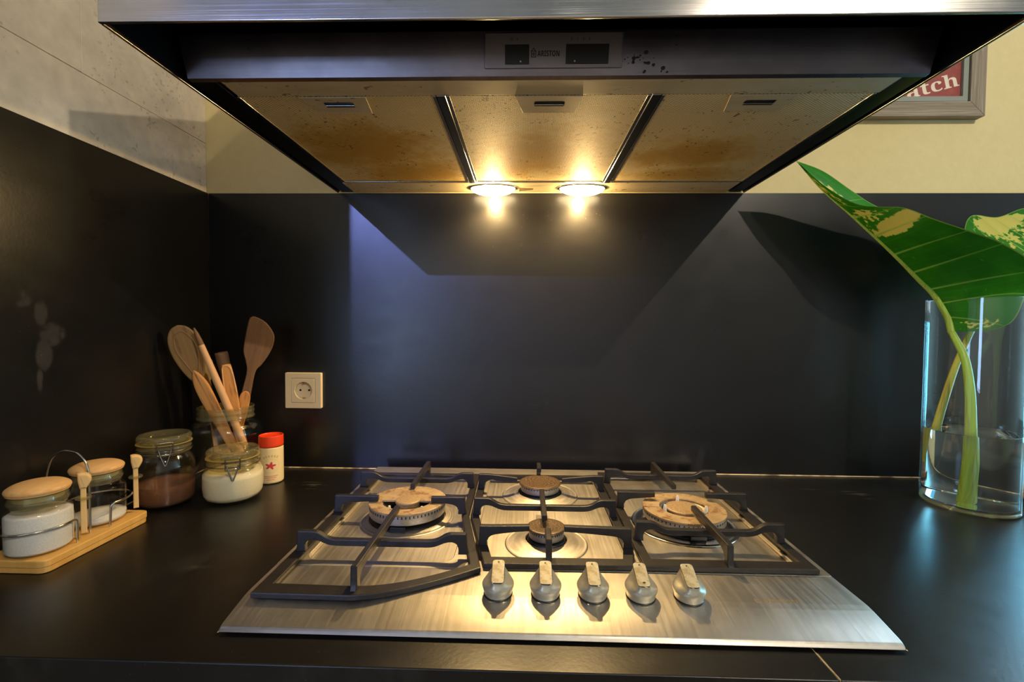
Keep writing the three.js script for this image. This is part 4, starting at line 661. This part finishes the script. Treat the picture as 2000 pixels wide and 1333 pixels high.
{
  const t = thing('leaf_cutting', 'large variegated green leaf in front, its stem standing in the vase', 'leaf', [0, C, 0]);
  const Mid = [[0.7869, 0.3254, 0.1300], [0.7847, 0.3509, 0.1240], [0.7748, 0.3746, 0.1200], [0.7602, 0.3983, 0.1180], [0.7330, 0.4259, 0.1170], [0.7001, 0.4582, 0.1180], [0.6666, 0.4882, 0.1200], [0.6293, 0.5201, 0.1220], [0.5892, 0.5538, 0.1240], [0.5638, 0.5739, 0.1250], [0.5315, 0.6028, 0.1260], [0.4897, 0.6494, 0.1260]];
  const Edge = [[0.8158, 0.3261, 0.1650], [0.8380, 0.3429, 0.1880], [0.8519, 0.4029, 0.2000], [0.8438, 0.4343, 0.2200], [0.7727, 0.4740, 0.2350], [0.7211, 0.4934, 0.2350], [0.6686, 0.5190, 0.2200], [0.6343, 0.5423, 0.2000], [0.6088, 0.5504, 0.1750], [0.5849, 0.5597, 0.1570], [0.5371, 0.5967, 0.1400], [0.4897, 0.6494, 0.1260]];
  const Far = [[0.8124, 0.3334, 0.1300], [0.8247, 0.3532, 0.1200], [0.8324, 0.3733, 0.1120], [0.8332, 0.3984, 0.1080], [0.8649, 0.4409, 0.0850], [0.8469, 0.4890, 0.0700], [0.7992, 0.5260, 0.0650], [0.7421, 0.5570, 0.0650], [0.6726, 0.5802, 0.0750], [0.6179, 0.6045, 0.0900], [0.5483, 0.6362, 0.1100], [0.4897, 0.6494, 0.1260]];
  part('blade', thicken(ruled(Mid, Edge, 0.06), 0.0006), leafMat(leafTexture(301, [[0.6, 0.62, 0.042, 0.6, 1], [0.7, 0.4, 0.09, 0.6, 0], [0.9, 0.5, 0.12, 0.6, 0], [0.05, 0.55, 0.1, 0.5, 0]])), t, 'near half of the blade, with a pale yellow patch');
  part('blade', thicken(ruled(Mid, Far, 0.08, 90, 30, -1), 0.0006), leafMat(leafTexture(331, [[0.85, 0.4, 0.16, 0.3, 0], [0.5, 0.5, 0.2, 0.5, 0]])), t, 'far half of the blade, folded up behind');
  const sm = stalk([150, 186, 58], [178, 206, 88], 341);
  part('midrib', stem(Mid, 0.0058, 0.0008), sm, t);
  part('stem', stem([[0.8017, 0.0125, 0.1580], [0.7956, 0.0490, 0.1660], [0.7939, 0.0884, 0.1700], [0.7903, 0.1552, 0.1720], [0.7897, 0.2206, 0.1680], [0.7904, 0.2762, 0.1550], [0.7882, 0.3043, 0.1420], [0.7869, 0.3254, 0.1300]], 0.0125, 0.0062, 0.7), sm, t);
}
{
  const t = thing('leaf_cutting', 'second variegated leaf behind, darker, with its thinner stem leaning left', 'leaf', [0, C, 0]);
  const Mid = [[0.8536, 0.3974, 0.1240], [0.8822, 0.4275, 0.1180], [0.9225, 0.4611, 0.1100], [0.9750, 0.4965, 0.1000], [1.0334, 0.5264, 0.0900], [1.09, 0.5538, 0.0800]];
  const Up = [[0.845, 0.42, 0.112], [0.8385, 0.515, 0.092], [0.8537, 0.5542, 0.088], [0.905, 0.5523, 0.088], [0.963, 0.5713, 0.088], [1.09, 0.5538, 0.08]];
  const Lo = [[0.888, 0.402, 0.13], [0.955, 0.41, 0.13], [1.01, 0.43, 0.125], [1.05, 0.48, 0.115], [1.075, 0.52, 0.10], [1.09, 0.5538, 0.08]];
  const m = leafMat(leafTexture(361, [[0.55, 0.8, 0.2, 0.35, 1], [0.3, 0.5, 0.3, 0.5, 0], [0.6, 0.4, 0.3, 0.4, 0]]));
  part('blade', thicken(ruled(Mid, Up, 0.04, 70, 24), 0.0006), m, t, 'upper half of the blade, flecked with yellow');
  part('blade', thicken(ruled(Mid, Lo, 0.05, 70, 24, -1), 0.0006), m, t, 'lower half of the blade');
  const sm = stalk([190, 184, 72], [206, 200, 98], 371);
  part('midrib', stem(Mid, 0.0045, 0.0008), sm, t);
  part('stem', stem([[0.7640, 0.0716, 0.1180], [0.7720, 0.1300, 0.1210], [0.7860, 0.2000, 0.1240], [0.8030, 0.2650, 0.1260], [0.8225, 0.3189, 0.1280], [0.8400, 0.3609, 0.1290], [0.8536, 0.3974, 0.1240]], 0.0082, 0.0045, 0.8), sm, t);
}
{
  const t = thing('ceramic_cup', 'white ceramic cup on a pale wooden coaster at the right picture edge', 'cup', [1.0, C + 0.0003, 0.12]);
  part('coaster', metreUV(lathe([[0.0001, 0], [0.052, 0], [0.054, 0.002], [0.054, 0.010], [0.052, 0.012], [0.0001, 0.012]], 64)), M.paleWood, t, 'round pale wooden coaster');
  part('cup_body', latheSmooth([[0.0001, 0.0125], [0.03, 0.0125], [0.04, 0.016], [0.043, 0.03], [0.044, 0.09], [0.043, 0.0925], [0.041, 0.09], [0.04, 0.03], [0.0001, 0.02]], 60), M.ceramic, t);
  part('cup_handle', tube([[0.041, 0.075, 0], [0.06, 0.074, 0], [0.066, 0.055, 0], [0.058, 0.036, 0], [0.041, 0.034, 0]], 0.0042, 40), M.ceramic, t);
}
renderer.render(scene, camera);
